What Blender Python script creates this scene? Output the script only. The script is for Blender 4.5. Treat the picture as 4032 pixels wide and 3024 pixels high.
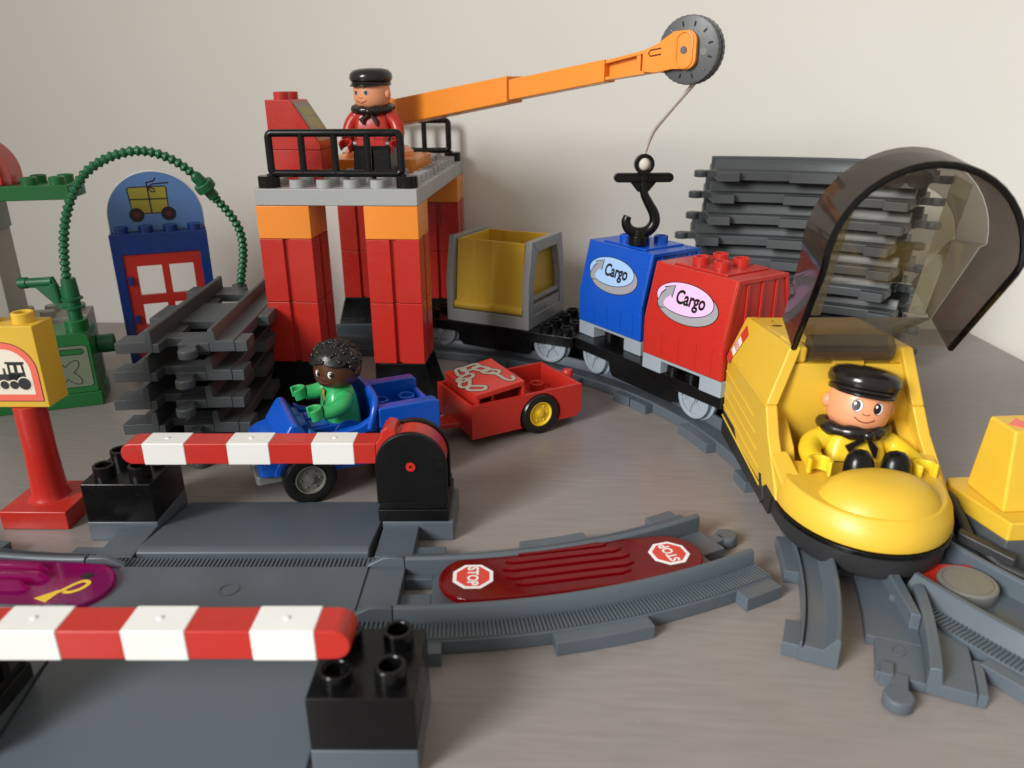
import bpy, bmesh, math, random
from mathutils import Vector, Matrix
random.seed(7)
S = 0.001                      # everything below is measured in millimetres
PI = math.pi
def R(d): return math.radians(d)
scene = bpy.context.scene
for o in list(bpy.data.objects): bpy.data.objects.remove(o)
COL = scene.collection

# ------------------------------------------------------------------ camera
cam = bpy.data.cameras.new('camera'); camo = bpy.data.objects.new('camera', cam)
COL.objects.link(camo); scene.camera = camo
cam.sensor_width = 36.0; cam.lens = 36.0 * 3076.1 / 4032.0
cam.clip_start = 0.01; cam.clip_end = 50
pitch, yaw, roll = 0.362489, 0.079992, -0.007084
fw = Vector((-math.sin(yaw) * math.cos(pitch), math.cos(yaw) * math.cos(pitch), -math.sin(pitch)))
ri = Vector((math.cos(yaw), math.sin(yaw), 0)); up = ri.cross(fw)
r2 = math.cos(roll) * ri + math.sin(roll) * up; u2 = -math.sin(roll) * ri + math.cos(roll) * up
mw = Matrix(((r2.x, u2.x, -fw.x, 0), (r2.y, u2.y, -fw.y, 0), (r2.z, u2.z, -fw.z, 0), (0, 0, 0, 1)))
mw.translation = Vector((185.72, -449.93, 192.35)) * S
camo.matrix_world = mw
cam.dof.use_dof = True; cam.dof.focus_distance = 0.42; cam.dof.aperture_fstop = 13.0

# ------------------------------------------------------------------ light
world = bpy.data.worlds.new('World'); scene.world = world; world.use_nodes = True
bg = world.node_tree.nodes['Background']
bg.inputs[0].default_value = (1.0, 0.935, 0.83, 1); bg.inputs[1].default_value = 0.5
def area(name, loc, target, sx, sy, power, col):
    l = bpy.data.lights.new(name, 'AREA'); l.shape = 'RECTANGLE'; l.size = sx; l.size_y = sy
    l.energy = power; l.color = col
    o = bpy.data.objects.new(name, l); COL.objects.link(o); o.location = loc
    d = Vector(target) - Vector(loc); o.rotation_euler = d.to_track_quat('-Z', 'Y').to_euler()
    return o
k_ = area('window_light', (-0.97, -1.60, 0.95), (0.46, -0.57, 0.10), 0.7, 0.8, 11.6, (1.0, 1.0, 0.99)); k_.data.spread = math.radians(62.0)
scene.view_settings.view_transform = 'Standard'; scene.view_settings.look = 'None'
scene.view_settings.exposure = 0.0; scene.view_settings.gamma = 1.0
scene.render.engine = 'CYCLES'
scene.render.resolution_x = 1024; scene.render.resolution_y = 768
scene.cycles.max_bounces = 10; scene.cycles.transparent_max_bounces = 16

# ------------------------------------------------------------------ materials
MATS = {}
def new_mat(name):
    m = bpy.data.materials.new(name); m.use_nodes = True
    MATS[name] = m
    return m, m.node_tree.nodes, m.node_tree.links
def plastic(name, col, rough=0.27, bump=0.04, var=0.14, spec=0.5, scale=260, coat=0.0):
    m, N, L = new_mat(name); b = N['Principled BSDF']
    tc = N.new('ShaderNodeTexCoord')
    no = N.new('ShaderNodeTexNoise'); no.inputs['Scale'].default_value = scale; no.inputs['Detail'].default_value = 4
    L.new(tc.outputs['Object'], no.inputs['Vector'])
    n2 = N.new('ShaderNodeTexNoise'); n2.inputs['Scale'].default_value = 45; n2.inputs['Detail'].default_value = 3
    L.new(tc.outputs['Object'], n2.inputs['Vector'])
    mr = N.new('ShaderNodeMapRange'); mr.inputs[1].default_value = 0.3; mr.inputs[2].default_value = 0.7
    mr.inputs[3].default_value = rough - 0.06; mr.inputs[4].default_value = rough + 0.10
    L.new(n2.outputs[0], mr.inputs[0]); L.new(mr.outputs[0], b.inputs['Roughness'])
    mix = N.new('ShaderNodeMix'); mix.data_type = 'RGBA'
    c2 = [min(1, c * (1 - var) + 0.012 * var) for c in col]
    mix.inputs[6].default_value = (*col, 1); mix.inputs[7].default_value = (*c2, 1)
    L.new(n2.outputs[0], mix.inputs[0]); L.new(mix.outputs[2], b.inputs['Base Color'])
    bu = N.new('ShaderNodeBump'); bu.inputs['Strength'].default_value = bump; bu.inputs['Distance'].default_value = 0.0004
    L.new(no.outputs[0], bu.inputs['Height']); L.new(bu.outputs[0], b.inputs['Normal'])
    # hairline scratches: long thin streaks that only roughen the gloss
    mp = N.new('ShaderNodeMapping'); mp.inputs['Scale'].default_value = (1.0, 14.0, 5.0); mp.inputs['Rotation'].default_value = (0.4, 0.7, 0.6)
    L.new(tc.outputs['Object'], mp.inputs[0])
    sc = N.new('ShaderNodeTexNoise'); sc.inputs['Scale'].default_value = 130; sc.inputs['Detail'].default_value = 6; L.new(mp.outputs[0], sc.inputs['Vector'])
    sr = N.new('ShaderNodeMapRange'); sr.inputs[1].default_value = 0.60; sr.inputs[2].default_value = 0.72; sr.inputs[3].default_value = 0.0; sr.inputs[4].default_value = 0.16
    L.new(sc.outputs[0], sr.inputs[0])
    ad = N.new('ShaderNodeMath'); ad.operation = 'ADD'; L.new(mr.outputs[0], ad.inputs[0]); L.new(sr.outputs[0], ad.inputs[1]); L.new(ad.outputs[0], b.inputs['Roughness'])
    b.inputs['Specular IOR Level'].default_value = spec
    b.inputs['Coat Weight'].default_value = coat
    return m
def clear(name, tint, milk=(0.1, 0.1, 0.1), milk_f=0.06, rough=0.05):
    m, N, L = new_mat(name); N.remove(N['Principled BSDF']); out = N['Material Output']
    tr = N.new('ShaderNodeBsdfTransparent'); tr.inputs[0].default_value = (*tint, 1)
    di = N.new('ShaderNodeBsdfDiffuse'); di.inputs[0].default_value = (*milk, 1)
    gl = N.new('ShaderNodeBsdfGlossy'); gl.inputs[1].default_value = rough
    lw = N.new('ShaderNodeLayerWeight'); lw.inputs[0].default_value = 0.5
    pw_ = N.new('ShaderNodeMath'); pw_.operation = 'POWER'; pw_.inputs[1].default_value = 4.0; L.new(lw.outputs['Facing'], pw_.inputs[0])
    fr = N.new('ShaderNodeMapRange'); fr.inputs[3].default_value = 0.035; fr.inputs[4].default_value = 0.45; L.new(pw_.outputs[0], fr.inputs[0])
    m1 = N.new('ShaderNodeMixShader'); m1.inputs[0].default_value = milk_f
    L.new(tr.outputs[0], m1.inputs[1]); L.new(di.outputs[0], m1.inputs[2])
    m2 = N.new('ShaderNodeMixShader')
    L.new(fr.outputs[0], m2.inputs[0]); L.new(m1.outputs[0], m2.inputs[1]); L.new(gl.outputs[0], m2.inputs[2])
    L.new(m2.outputs[0], out.inputs[0])
    return m
plastic('red', (0.50, 0.024, 0.016)); plastic('yellow', (0.72, 0.455, 0.036), rough=0.42)
plastic('orange', (0.86, 0.27, 0.028)); plastic('blue', (0.002, 0.080, 0.50)); plastic('deep_blue', (0.003, 0.035, 0.21))
plastic('green', (0.012, 0.15, 0.035)); plastic('hose_green', (0.008, 0.13, 0.045), rough=0.35)
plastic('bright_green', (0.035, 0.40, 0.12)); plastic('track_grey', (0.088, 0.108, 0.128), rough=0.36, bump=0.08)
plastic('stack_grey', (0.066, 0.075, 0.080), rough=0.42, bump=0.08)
plastic('light_grey', (0.38, 0.39, 0.385), rough=0.33); plastic('blue_grey', (0.31, 0.36, 0.41), rough=0.33)
plastic('silver_grey', (0.32, 0.33, 0.34), rough=0.3); plastic('taupe_grey', (0.16, 0.16, 0.145), rough=0.4)
plastic('black', (0.0035, 0.0035, 0.004), rough=0.22, bump=0.02, spec=0.32); plastic('tower_black', (0.004, 0.004, 0.0045), rough=0.38, bump=0.05, spec=0.25); plastic('black_matt', (0.022, 0.022, 0.024), rough=0.5, bump=0.22, scale=900)
plastic('chassis_black', (0.016, 0.014, 0.013), rough=0.45, bump=0.1); plastic('tyre', (0.006, 0.006, 0.006), rough=0.28, bump=0.02)
plastic('dark_grey', (0.075, 0.085, 0.09), rough=0.4)
plastic('white', (0.80, 0.80, 0.775), rough=0.32); plastic('shaded_white', (0.42, 0.40, 0.35), rough=0.5)  # second white has shade mixed into its colour, for station brick and pillar
plastic('skin', (0.80, 0.33, 0.17), rough=0.35); plastic('brown_skin', (0.075, 0.026, 0.011), rough=0.3)
plastic('cap_brown', (0.012, 0.009, 0.008), rough=0.2); plastic('hair_black', (0.006, 0.005, 0.005), rough=0.36, bump=0.2, scale=700)
plastic('figure_yellow', (0.82, 0.56, 0.022), rough=0.35); plastic('pulley_grey', (0.080, 0.084, 0.088), rough=0.42)
plastic('cord_white', (0.68, 0.64, 0.56), rough=0.8, bump=0.5, scale=1500)
def ink(name, col, rough=0.35): return plastic(name, col, rough=rough, bump=0.0, var=0.03)
ink('ink_black', (0.006, 0.006, 0.007)); ink('ink_white', (0.80, 0.80, 0.79)); ink('ink_red', (0.62, 0.045, 0.03)); ink('ink_paleblue', (0.36, 0.55, 0.85))
ink('ink_pink', (0.80, 0.48, 0.74)); ink('ink_grey', (0.31, 0.31, 0.34)); ink('ink_yellow', (0.78, 0.52, 0.04)); ink('ink_sky', (0.10, 0.22, 0.50))
ink('ink_chain', (0.36, 0.31, 0.25)); ink('ink_salmon', (0.80, 0.14, 0.09)); ink('ink_cream', (0.80, 0.73, 0.60)); ink('ink_mouth', (0.16, 0.03, 0.015))
ink('ink_khaki', (0.33, 0.29, 0.03)); ink('ink_palegreen', (0.16, 0.20, 0.13)); ink('ink_mauve', (0.22, 0.03, 0.03)); ink('ink_panel', (0.23, 0.22, 0.17))
ink('ink_maroon', (0.10, 0.012, 0.008))
clear('smoke', (0.66, 0.62, 0.575), (0.17, 0.145, 0.12), 0.20)
clear('smoke_dark', (0.47, 0.435, 0.41), (0.085, 0.068, 0.058), 0.24)
clear('smoke_milky', (0.82, 0.79, 0.70), (0.50, 0.46, 0.33), 0.22)
clear('smoke_thin', (0.88, 0.86, 0.82), (0.30, 0.27, 0.20), 0.05)
clear('smoke_rim', (0.12, 0.10, 0.09), (0.01, 0.01, 0.01), 0.2)
clear('red_clear', (0.80, 0.04, 0.06), (0.30, 0.004, 0.009), 0.30, 0.10)
clear('magenta_clear', (0.80, 0.05, 0.45), (0.50, 0.012, 0.26), 0.24, 0.08)
clear('pink_clear', (0.85, 0.45, 0.42), (0.45, 0.08, 0.07), 0.4, 0.1)
def table_mat():
    m, N, L = new_mat('table_laminate'); b = N['Principled BSDF']
    tc = N.new('ShaderNodeTexCoord'); mp = N.new('ShaderNodeMapping'); mp.inputs['Scale'].default_value = (6, 60, 60)
    mp.inputs['Rotation'].default_value = (0, 0, R(4))
    L.new(tc.outputs['Object'], mp.inputs[0])
    gr = N.new('ShaderNodeTexNoise'); gr.inputs['Scale'].default_value = 7; gr.inputs['Detail'].default_value = 8; gr.inputs['Distortion'].default_value = 0.4
    L.new(mp.outputs[0], gr.inputs['Vector'])
    bl = N.new('ShaderNodeTexNoise'); bl.inputs['Scale'].default_value = 9; bl.inputs['Detail'].default_value = 3
    L.new(tc.outputs['Object'], bl.inputs['Vector'])
    r = N.new('ShaderNodeValToRGB'); r.color_ramp.elements[0].position = 0.25; r.color_ramp.elements[1].position = 0.78
    r.color_ramp.elements[0].color = (0.205, 0.183, 0.173, 1); r.color_ramp.elements[1].color = (0.268, 0.242, 0.230, 1)
    L.new(gr.outputs[0], r.inputs[0])
    mx = N.new('ShaderNodeMix'); mx.data_type = 'RGBA'; mx.inputs[7].default_value = (0.255, 0.218, 0.208, 1)
    mr = N.new('ShaderNodeMapRange'); mr.inputs[1].default_value = 0.4; mr.inputs[2].default_value = 0.7; mr.inputs[4].default_value = 0.5
    L.new(bl.outputs[0], mr.inputs[0]); L.new(mr.outputs[0], mx.inputs[0]); L.new(r.outputs[0], mx.inputs[6])
    sp = N.new('ShaderNodeTexVoronoi'); sp.inputs['Scale'].default_value = 55
    L.new(tc.outputs['Object'], sp.inputs['Vector'])
    m2 = N.new('ShaderNodeMapRange'); m2.inputs[1].default_value = 0.014; m2.inputs[2].default_value = 0.024; m2.inputs[3].default_value = 0.55; m2.inputs[4].default_value = 0.0
    L.new(sp.outputs['Distance'], m2.inputs[0])
    mx2 = N.new('ShaderNodeMix'); mx2.data_type = 'RGBA'; mx2.inputs[7].default_value = (0.42, 0.40, 0.37, 1)
    L.new(m2.outputs[0], mx2.inputs[0]); L.new(mx.outputs[2], mx2.inputs[6]); L.new(mx2.outputs[2], b.inputs['Base Color'])
    rr = N.new('ShaderNodeMapRange'); rr.inputs[3].default_value = 0.26; rr.inputs[4].default_value = 0.44
    L.new(bl.outputs[0], rr.inputs[0]); L.new(rr.outputs[0], b.inputs['Roughness'])
    bu = N.new('ShaderNodeBump'); bu.inputs['Strength'].default_value = 0.06; bu.inputs['Distance'].default_value = 0.0005
    L.new(gr.outputs[0], bu.inputs['Height']); L.new(bu.outputs[0], b.inputs['Normal'])
def wall_mat():
    m, N, L = new_mat('wall_paint'); b = N['Principled BSDF']
    tc = N.new('ShaderNodeTexCoord'); no = N.new('ShaderNodeTexNoise'); no.inputs['Scale'].default_value = 5; no.inputs['Detail'].default_value = 3
    L.new(tc.outputs['Object'], no.inputs['Vector'])
    r = N.new('ShaderNodeValToRGB'); r.color_ramp.elements[0].color = (0.715, 0.70, 0.65, 1); r.color_ramp.elements[1].color = (0.735, 0.72, 0.675, 1)
    r.color_ramp.elements[0].position = 0.35; r.color_ramp.elements[1].position = 0.65
    L.new(no.outputs[0], r.inputs[0]); L.new(r.outputs[0], b.inputs['Base Color']); b.inputs['Roughness'].default_value = 0.75
    n2 = N.new('ShaderNodeTexNoise'); n2.inputs['Scale'].default_value = 420; n2.inputs['Detail'].default_value = 2
    L.new(tc.outputs['Object'], n2.inputs['Vector'])
    bu = N.new('ShaderNodeBump'); bu.inputs['Strength'].default_value = 0.10; bu.inputs['Distance'].default_value = 0.0006
    L.new(n2.outputs[0], bu.inputs['Height']); L.new(bu.outputs[0], b.inputs['Normal'])
table_mat(); wall_mat()

# ------------------------------------------------------------------ mesh helpers
class MB:
    def __init__(s): s.v = []; s.f = []
    def add(s, vs, fs):
        b = len(s.v); s.v += [Vector(p) for p in vs]; s.f += [tuple(i + b for i in f) for f in fs]; return s
    def loft(s, rings, cap=True, closed=False):
        n = len(rings[0]); vs = [p for r in rings for p in r]; fs = []; m = len(rings)
        for i in range(m if closed else m - 1):
            a, b = i * n, ((i + 1) % m) * n
            for j in range(n):
                k = (j + 1) % n; fs.append((a + j, a + k, b + k, b + j))
        if cap and not closed:
            fs.append(tuple(range(n))[::-1]); fs.append(tuple((m - 1) * n + j for j in range(n)))
        return s.add(vs, fs)
    def box(s, x0, x1, y0, y1, z0, z1):
        return s.prism([(x0, y0), (x1, y0), (x1, y1), (x0, y1)], z0, z1, 'z')
    def prism(s, poly, a, b, axis='z', poly2=None):
        mk = {'z': lambda p, t: (p[0], p[1], t), 'y': lambda p, t: (p[0], t, p[1]), 'x': lambda p, t: (t, p[0], p[1])}[axis]
        return s.loft([[mk(p, a) for p in poly], [mk(p, b) for p in (poly2 or poly)]])
    def cyl(s, p0, p1, r0, r1=None, n=24):
        p0, p1 = Vector(p0), Vector(p1); r1 = r0 if r1 is None else r1
        d = (p1 - p0).normalized(); a = d.orthogonal().normalized(); b = d.cross(a)
        rg = lambda c, r: [c + r * (math.cos(2 * PI * i / n) * a + math.sin(2 * PI * i / n) * b) for i in range(n)]
        return s.loft([rg(p0, r0), rg(p1, r1)])
    def lathe(s, prof, c=(0, 0, 0), axis='z', n=28, arc=None, sx=1, sy=1):
        c = Vector(c); rings = []
        for r, z in prof:
            ring = []
            for i in range(n):
                t = 2 * PI * i / n; x, y = r * math.cos(t) * sx, r * math.sin(t) * sy
                ring.append(c + (Vector((x, y, z)) if axis == 'z' else Vector((x, z, y)) if axis == 'y' else Vector((z, x, y))))
            rings.append(ring)
        return s.loft(rings)
    def ring(s, prof, c=(0, 0, 0), axis='z', n=28):      # closed profile swept round an axis
        c = Vector(c); rings = []
        for i in range(n):
            t = 2 * PI * i / n; ring = []
            for r, z in prof:
                x, y = r * math.cos(t), r * math.sin(t)
                ring.append(c + (Vector((x, y, z)) if axis == 'z' else Vector((x, z, y)) if axis == 'y' else Vector((z, x, y))))
            rings.append(ring)
        return s.loft(rings, closed=True)
    def tube(s, pts, r, n=12, closed=False):
        pts = [Vector(p) for p in pts]; m = len(pts); rf = r if callable(r) else (lambda i: r)
        rings = []; nrm = None
        for i in range(m):
            if closed: t = pts[(i + 1) % m] - pts[i - 1]
            else: t = pts[min(i + 1, m - 1)] - pts[max(i - 1, 0)]
            t.normalize()
            if nrm is None: nrm = t.orthogonal().normalized()
            nrm = (nrm - t * nrm.dot(t)).normalized(); bn = t.cross(nrm)
            rings.append([pts[i] + rf(i) * (math.cos(2 * PI * j / n) * nrm + math.sin(2 * PI * j / n) * bn) for j in range(n)])
        return s.loft(rings, closed=closed)
    def sphere(s, c, r, sx=1, sy=1, sz=1, n=20, m=12):
        prof = [(max(1e-3, math.sin(PI * i / m)) * r, -math.cos(PI * i / m) * r * sz) for i in range(m + 1)]
        return s.lathe(prof, c, n=n, sx=sx, sy=sy)
    def xf(s, M, i0=0):
        for i in range(i0, len(s.v)): s.v[i] = M @ s.v[i]
        return s
    def mesh(s, name, mat):
        me = bpy.data.meshes.new(name); bm = bmesh.new()
        vs = [bm.verts.new(p * S) for p in s.v]
        for f in s.f:
            try: bm.faces.new([vs[i] for i in f])
            except ValueError: pass
        bmesh.ops.recalc_face_normals(bm, faces=bm.faces); bm.to_mesh(me); bm.free()
        me.materials.append(MATS[mat]); me.shade_smooth(); me.set_sharp_from_angle(angle=R(38))
        return me
    def build(s, name, mat, parent=None, bev=0.5, seg=2, loc=(0, 0, 0), rz=0, **kw):
        return put(name, s.mesh(name, mat), parent, bev, seg, loc, rz, **kw)
def put(name, me, parent=None, bev=0.5, seg=2, loc=(0, 0, 0), rz=0, rot=None, label=None, kind=None):
    o = bpy.data.objects.new(name, me); COL.objects.link(o)
    if parent is not None: o.parent = parent
    o.location = Vector(loc) * S; o.rotation_euler = rot if rot else (0, 0, R(rz))
    if bev:
        b = o.modifiers.new('bevel', 'BEVEL'); b.width = bev * S; b.segments = seg; b.limit_method = 'ANGLE'; b.angle_limit = R(38); b.harden_normals = True
    if label: o['label'] = label
    if kind: o['kind'] = kind
    return o
def tag(o, label, cat, group=None):
    o['label'] = label; o['category'] = cat
    if group: o['group'] = group
    return o
def thing(name, label, cat, loc=(0, 0, 0), rz=0, group=None, rot=None):
    o = bpy.data.objects.new(name, None); COL.objects.link(o); o.empty_display_size = 0.01
    o.location = Vector(loc) * S; o.rotation_euler = rot if rot else (0, 0, R(rz)); o['kind'] = 'thing'
    return tag(o, label, cat, group)
def copy_tree(o, parent=None):
    c = o.copy(); COL.objects.link(c); c.parent = parent
    for ch in list(o.children): copy_tree(ch, c)
    return c
def TM(loc, xa, ya):            # matrix taking the XY plane to a plane through loc
    x, y = Vector(xa).normalized(), Vector(ya); y = (y - x * y.dot(x)).normalized(); z = x.cross(y)
    return Matrix(((x.x, y.x, z.x, loc[0]), (x.y, y.y, z.y, loc[1]), (x.z, y.z, z.z, loc[2]), (0, 0, 0, 1)))
def flat(poly, t=0.12, z=0.0): return MB().prism(poly, z, z + t, 'z')
def ell(cx, cy, rx, ry, n=36, rot=0): return [(cx + rx * math.cos(2 * PI * i / n) * math.cos(rot) - ry * math.sin(2 * PI * i / n) * math.sin(rot), cy + rx * math.cos(2 * PI * i / n) * math.sin(rot) + ry * math.sin(2 * PI * i / n) * math.cos(rot)) for i in range(n)]
def stroke(pts, w, t=0.12, z=0.0, closed=False):      # flat ribbon along a 2D line
    P = [Vector((p[0], p[1])) for p in pts]; m = len(P); mb = MB(); L = []; Rr = []
    for i in range(m):
        d = (P[(i + 1) % m] - P[i - 1]) if closed else (P[min(i + 1, m - 1)] - P[max(i - 1, 0)])
        d.normalize(); nn = Vector((-d.y, d.x)); L.append(P[i] + nn * w / 2); Rr.append(P[i] - nn * w / 2)
    rings = [[(L[i].x, L[i].y, z), (Rr[i].x, Rr[i].y, z), (Rr[i].x, Rr[i].y, z + t), (L[i].x, L[i].y, z + t)] for i in range(m)]
    return mb.loft(rings, closed=closed)
_tc = {}
def text(body, h, bold=0.0, sx=1.0, shear=0.0, t=0.12, z=0.0):      # lettering centred on the origin of the XY plane
    key = (body, bold)
    if key not in _tc:
        cu = bpy.data.curves.new('lettering', 'FONT'); cu.body = body; cu.size = 1; cu.offset = bold; cu.align_x = 'LEFT'; cu.resolution_u = 4
        o = bpy.data.objects.new('lettering', cu); COL.objects.link(o)
        dg = bpy.context.evaluated_depsgraph_get(); me = bpy.data.meshes.new_from_object(o.evaluated_get(dg))
        vs = [tuple(v.co) for v in me.vertices]; fs = [tuple(p.vertices) for p in me.polygons]
        bpy.data.objects.remove(o); bpy.data.curves.remove(cu); bpy.data.meshes.remove(me); _tc[key] = (vs, fs)
    vs, fs = _tc[key]
    x0, x1 = min(v[0] for v in vs), max(v[0] for v in vs); y0, y1 = min(v[1] for v in vs), max(v[1] for v in vs)
    k = h / (y1 - y0); mb = MB()
    mb.add([((v[0] - (x0 + x1) / 2) * k * sx + (v[1] - (y0 + y1) / 2) * k * shear, (v[1] - (y0 + y1) / 2) * k, z + t) for v in vs], fs)
    return mb
def arcpts(cx, cy, r, a0, a1, n=12): return [(cx + r * math.cos(R(a0 + (a1 - a0) * i / n)), cy + r * math.sin(R(a0 + (a1 - a0) * i / n))) for i in range(n + 1)]
def rrect(x0, x1, y0, y1, r, n=4): return arcpts(x1 - r, y0 + r, r, -90, 0, n) + arcpts(x1 - r, y1 - r, r, 0, 90, n) + arcpts(x0 + r, y1 - r, r, 90, 180, n) + arcpts(x0 + r, y0 + r, r, 180, 270, n)
def smooth_path(pts, k=6):
    P = [Vector(p) for p in pts]; out = []
    for i in range(len(P) - 1):
        p0, p1, p2, p3 = P[max(i - 1, 0)], P[i], P[i + 1], P[min(i + 2, len(P) - 1)]
        for j in range(k):
            t = j / k; out.append(0.5 * ((2 * p1) + (p2 - p0) * t + (2 * p0 - 5 * p1 + 4 * p2 - p3) * t * t + (3 * p1 - p0 - 3 * p2 + p3) * t ** 3))
    return out + [P[-1]]
# moulded knobs: hollow (tube) and solid, shared mesh data
_sm = {}
def stud(parent, x, y, z, mat, r=4.7, h=4.5, hollow=True):
    k = (mat, r, h, hollow)
    if k not in _sm:
        mb = MB()
        if hollow: mb.ring([(r - 1.5, 0.8), (r - 1.5, h - 0.35), (r - 1.2, h), (r - 0.4, h), (r, h - 0.4), (r, -0.4), (r - 1.5, -0.4)], n=24)
        else: mb.lathe([(r, -0.4), (r, h - 0.5), (r - 0.5, h)], n=24)
        if hollow: mb.lathe([(r - 1.2, -0.4), (r - 1.2, 0.9)], n=24)
        _sm[k] = mb.mesh('stud', mat)
    return put('stud', _sm[k], parent, bev=0, loc=(x, y, z))

# ------------------------------------------------------------------ the setting: table top and wall
WY = lambda x: 194.5 + 0.026 * x
tt = MB().prism([(-900, -900), (620, -900), (514.5, WY(514.5)), (-900, WY(-900))], -28, 0, 'z').build('table_top', 'table_laminate', bev=1.5)
tt['kind'] = 'structure'
wl = MB().prism([(-1300, WY(-1300)), (1500, WY(1500)), (1500, WY(1500) + 60), (-1300, WY(-1300) + 60)], -700, 1300, 'z').build('wall', 'wall_paint', bev=0)
wl['kind'] = 'structure'

# ------------------------------------------------------------------ toy railway track
def path_of(ang, Rr=270.0, length=128.0):
    def f(u, t):                      # u 0..1 along, t sideways (+ = left of travel)
        if ang == 0: return (u * length, t)
        s = 1 if ang > 0 else -1; a = R(abs(ang)) * u; rad = Rr - s * t
        return (rad * math.sin(a), s * (Rr - rad * math.cos(a)))
    return f
RAIL = [(14.8, 0.4), (14.8, 12.2), (15.6, 13.0), (17.0, 13.0), (17.8, 12.2), (18.6, 6.4), (27.6, 6.4), (28.2, 5.8), (28.2, 0.4)]
def rail_mb(f, side, n, u0=0.0, u1=1.0, prof=RAIL):
    rings = []
    for i in range(n + 1):
        u = u0 + (u1 - u0) * i / n; rings.append([(*f(u, side * t), z) for t, z in prof])
    return MB().loft(rings)
def slab(mb, f, u0, u1, t0, t1, z0, z1, n=3):
    poly = [f(u0 + (u1 - u0) * i / n, t0) for i in range(n + 1)] + [f(u1 - (u1 - u0) * i / n, t1) for i in range(n + 1)]
    return mb.prism(poly, z0, z1, 'z')
def bed_mb(f, L, conn=(1, 1), ties=True):
    mb = MB()
    slab(mb, f, 0.34, 0.66, -14.7, 14.7, 0.3, 5.2)
    for a, b, s in ((0.0, 0.085, 1), (1.0, 0.915, -1)):            # ends, each with a notch for the next piece's tab
        slab(mb, f, a, b, -14.7 * s, 1.6 * s, 0.3, 5.2); slab(mb, f, a, b, 11.4 * s, 14.7 * s, 0.3, 5.2)
    slab(mb, f, 0.085, 0.17, -14.7, 14.7, 0.3, 5.2); slab(mb, f, 0.83, 0.915, -14.7, 14.7, 0.3, 5.2)
    slab(mb, f, 0.17, 0.34, 9.5, 14.7, 0.3, 3.2); slab(mb, f, 0.17, 0.34, -14.7, -9.5, 0.3, 3.2)
    slab(mb, f, 0.66, 0.83, 9.5, 14.7, 0.3, 3.2); slab(mb, f, 0.66, 0.83, -14.7, -9.5, 0.3, 3.2)
    if ties:
        for a, b in ((0.004, 0.12), (0.38, 0.62), (0.88, 0.996)):
            slab(mb, f, a, b, 28.0, 34.5, 0.0, 5.9); slab(mb, f, a, b, -34.5, -28.0, 0.0, 5.9)
    k = 1.0 / L
    for u, s, on in ((1.0, 1, conn[1]), (0.0, -1, conn[0])):
        if not on: continue
        slab(mb, f, u - 0.5 * s * k, u + 6.0 * s * k, s * 3.8, s * 9.2, 0.3, 5.0, 1)
        c = f(u + 9.0 * s * k, s * 6.5); mb.lathe([(4.6, 0.3), (4.9, 0.8), (4.9, 4.4), (4.4, 5.0)], (c[0], c[1], 0), n=20)
    return mb
def ribs_mb(f, side, L, pitch=1.4):
    mb = MB(); n = int(L / pitch)
    for i in range(n):
        a = (i + 0.25) / n; b = (i + 0.75) / n
        p = [f(a, side * 19.0), f(b, side * 19.0), f(b, side * 27.8), f(a, side * 27.8)]
        mb.prism(p, 6.2, 7.05, 'z')
    return mb
_tr = {}
def track(name, label, x, y, rz, ang=0, z=0.0, group=None, ribs=True, mat='track_grey', conn=(1, 1), tilt=None, Rr=270.0):
    key = (ang, mat, conn, Rr); L = 128.0 if ang == 0 else Rr * R(abs(ang)); f = path_of(ang, Rr); n = 1 if ang == 0 else 14
    if key not in _tr:
        _tr[key] = (rail_mb(f, 1, n).mesh('rail', mat), rail_mb(f, -1, n).mesh('rail', mat), bed_mb(f, L, conn).mesh('sleeper_bed', mat),
                    ribs_mb(f, 1, L).mesh('rib_strip', mat), ribs_mb(f, -1, L).mesh('rib_strip', mat))
    me = _tr[key]
    t = thing(name, label, 'train track', (x, y, z), rz, group, rot=tilt)
    put('rail', me[0], t, bev=0.35); put('rail', me[1], t, bev=0.35); put('sleeper_bed', me[2], t, bev=0.45)
    if ribs:
        put('rib_strip', me[3], t, bev=0, kind='stuff'); put('rib_strip', me[4], t, bev=0, kind='stuff')
    return t
# the big curve the train stands on: centre (42,-132), radius 270, pieces of 30 degrees
CX, CY, CR = 42.0, -132.0, 270.0
for k, lab in enumerate(('dark grey curved track under the blue container and the rear of the yellow engine',
                         'dark grey curved track under the hopper wagon, behind the red trailer',
                         'dark grey curved track running under the crane between its front and rear legs')):
    a1 = 9.6 + 30 * (k + 1)                       # start at the far end, travel clockwise (right turn)
    track('curved_track', lab, CX + CR * math.cos(R(a1)), CY + CR * math.sin(R(a1)), a1 - 90, -30, group='loop of track behind the crossing')
# level crossing frame
KX, KY, KA = 55.0, -200.6, 3.9
def K(x, y): c, s_ = math.cos(R(KA)), math.sin(R(KA)); return (KX + c * x - s_ * y, KY + s_ * x + c * y)
p = K(66, 0)
track('curved_track', 'dark grey curved track holding the red stop plate, right of the crossing', p[0], p[1], KA, 30)
p = K(-66, 0); f_ = path_of(-30)
track('curved_track', 'dark grey track holding the magenta horn plate, cut by the left picture edge', p[0], p[1], KA + 180, -30)

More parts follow.
